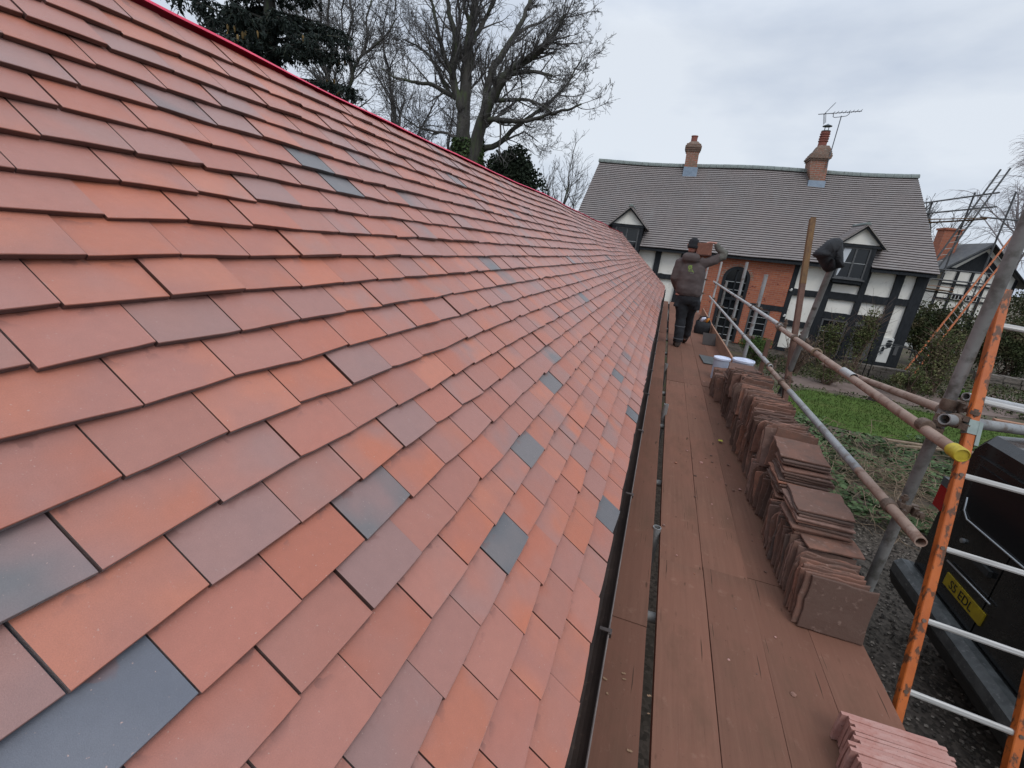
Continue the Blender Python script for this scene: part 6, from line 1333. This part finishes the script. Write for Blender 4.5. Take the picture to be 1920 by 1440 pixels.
ribbon(m, [(lx+.026*cos(a), lz+.026*sin(a)) for a in [2*pi*k/16 for k in range(17)]], .0085); ribbon(m, [(lx-.012, lz), (lx+.012, lz+.004)], .006); ribbon(m, [(lx+.01, lz+.022), (lx+.03, lz+.034)], .004)
ribbon(m, [(lx+.004, lz-.028), (lx-.012, lz-.045), (lx-.02, lz-.06)], .005); ribbon(m, [(lx-.012, lz-.068), (lx+.03, lz-.058), (lx+.062, lz-.066)], .0055); ribbon(m, [(lx+.03, lz-.028), (lx+.055, lz-.055), (lx+.075, lz-.085)], .004)
m.build('back_emblem', M['logo'], hood)
m = MB()
for q in range(5): ribbon(m, [(lx+.022+q*.012, lz-.098), (lx+.030+q*.012, lz-.098)], .005)
m.build('emblem_text', M['logogrey'], hood)
# trousers, boots, beanie
h = MB(); ell(h, [(.42, MY, o_+.78, .14, .11), (.42, MY, o_+.86, .205, .14), (.42, MY, o_+.95, .205, .145), (.42, MY, o_+1.0, .19, .13)], 20)
h.tube([LH+Vector((0, 0, .02)), LH+Vector((.01, 0, -.10)), LH.lerp(LK, .6), LK, LK.lerp(LA, .45), LA.lerp(LK, .12), LA+Vector((0, .01, .0))], [.10, .118, .104, .094, .088, .084, .086], 16)
h.tube([RH+Vector((0, 0, .02)), RH+Vector((0, .02, -.10)), RH.lerp(RK, .6), RK, RK.lerp(RA, .45), RA.lerp(RK, .12), RA+Vector((0, 0, .01))], [.10, .118, .104, .092, .088, .082, .082], 16)
h.tube([Vector((.275, 8.76, o_+.86)), Vector((.262, 8.76, o_+.72))], [.05, .058], 8); h.tube([Vector((.60, 8.76, o_+.86)), Vector((.615, 8.78, o_+.70))], [.05, .06], 8)
tr = remesh(h, 'trousers', M['trousers'], man, .012, 5, .011, 11, 5)
m = MB()
for A, B_, f_, r_x in ((LK, LA, .30, .096), (LK, LA, .84, .091)):
    p = A.lerp(B_, f_); n = 18; m.loft([[p+Vector((r_x*cos(2*pi*k/n), r_x*sin(2*pi*k/n), dz)) for k in range(n)] for dz in (-.007, .007)])
m.build('reflective_band', M['reflect'], tr)
for A, toe, lb in ((LA, Vector((-.035, .19, 0)), 0), (RA, Vector((-.01, .16, -.09)), 1)):
    m = MB(); base = A.z-.085 if lb == 0 else A.z-.09
    hx = A+Vector((0, -.055, 0)); tx = A+toe
    m.tube([A+Vector((0, 0, .04)), A+Vector((0, 0, -.02)), A+Vector((0, .0, -.05))], [.058, .060, .058], 12)
    m.tube([hx+Vector((0, 0, -.045)), A+Vector((0, .03, -.048)), A.lerp(tx, .6)+Vector((0, 0, -.052)), tx+Vector((0, 0, -.055))], [.045, .055, .054, .040], 12)
    bo = remesh(m, 'boot', M['boot'], man, .010, 3)
    for v in bo.data.vertices:
        if lb == 0 and v.co.z < o_+.004: v.co.z = o_+.004
m = MB(); m.loft([[(HX+r1*cos(2*pi*k/20), HYY-.004+r2*sin(2*pi*k/20)-.02*(z < 0), HZ_+z) for k in range(20)] for z, r1, r2 in ((-.052, .080, .100), (-.045, .092, .112), (-.005, .095, .115), (.0, .090, .110), (.05, .089, .108), (.09, .074, .090), (.118, .046, .056), (.132, .018, .022), (.134, .002, .002))]); m.build('beanie', M['beanie'], man, smooth=True)
# the tiles on his shoulder
for q in range(9):
    m = tile_mesh(200+q, .245, .195, .0125, .002); o = m.build('carried_tile', M['packedface' if q == 0 else 'pinktile']); o.location = (.520+ro.gauss(0, .003), 8.78+q*.0142, .065+ro.gauss(0, .004)+.0); o.rotation_euler = (0, radians(-4), .04)
    tag(o, 'clay tile carried upright on the man\'s right shoulder' if q else 'clay tile at the back of the carried pack, its full brown face toward us', 'clay tile', 'tiles on the man\'s shoulder')
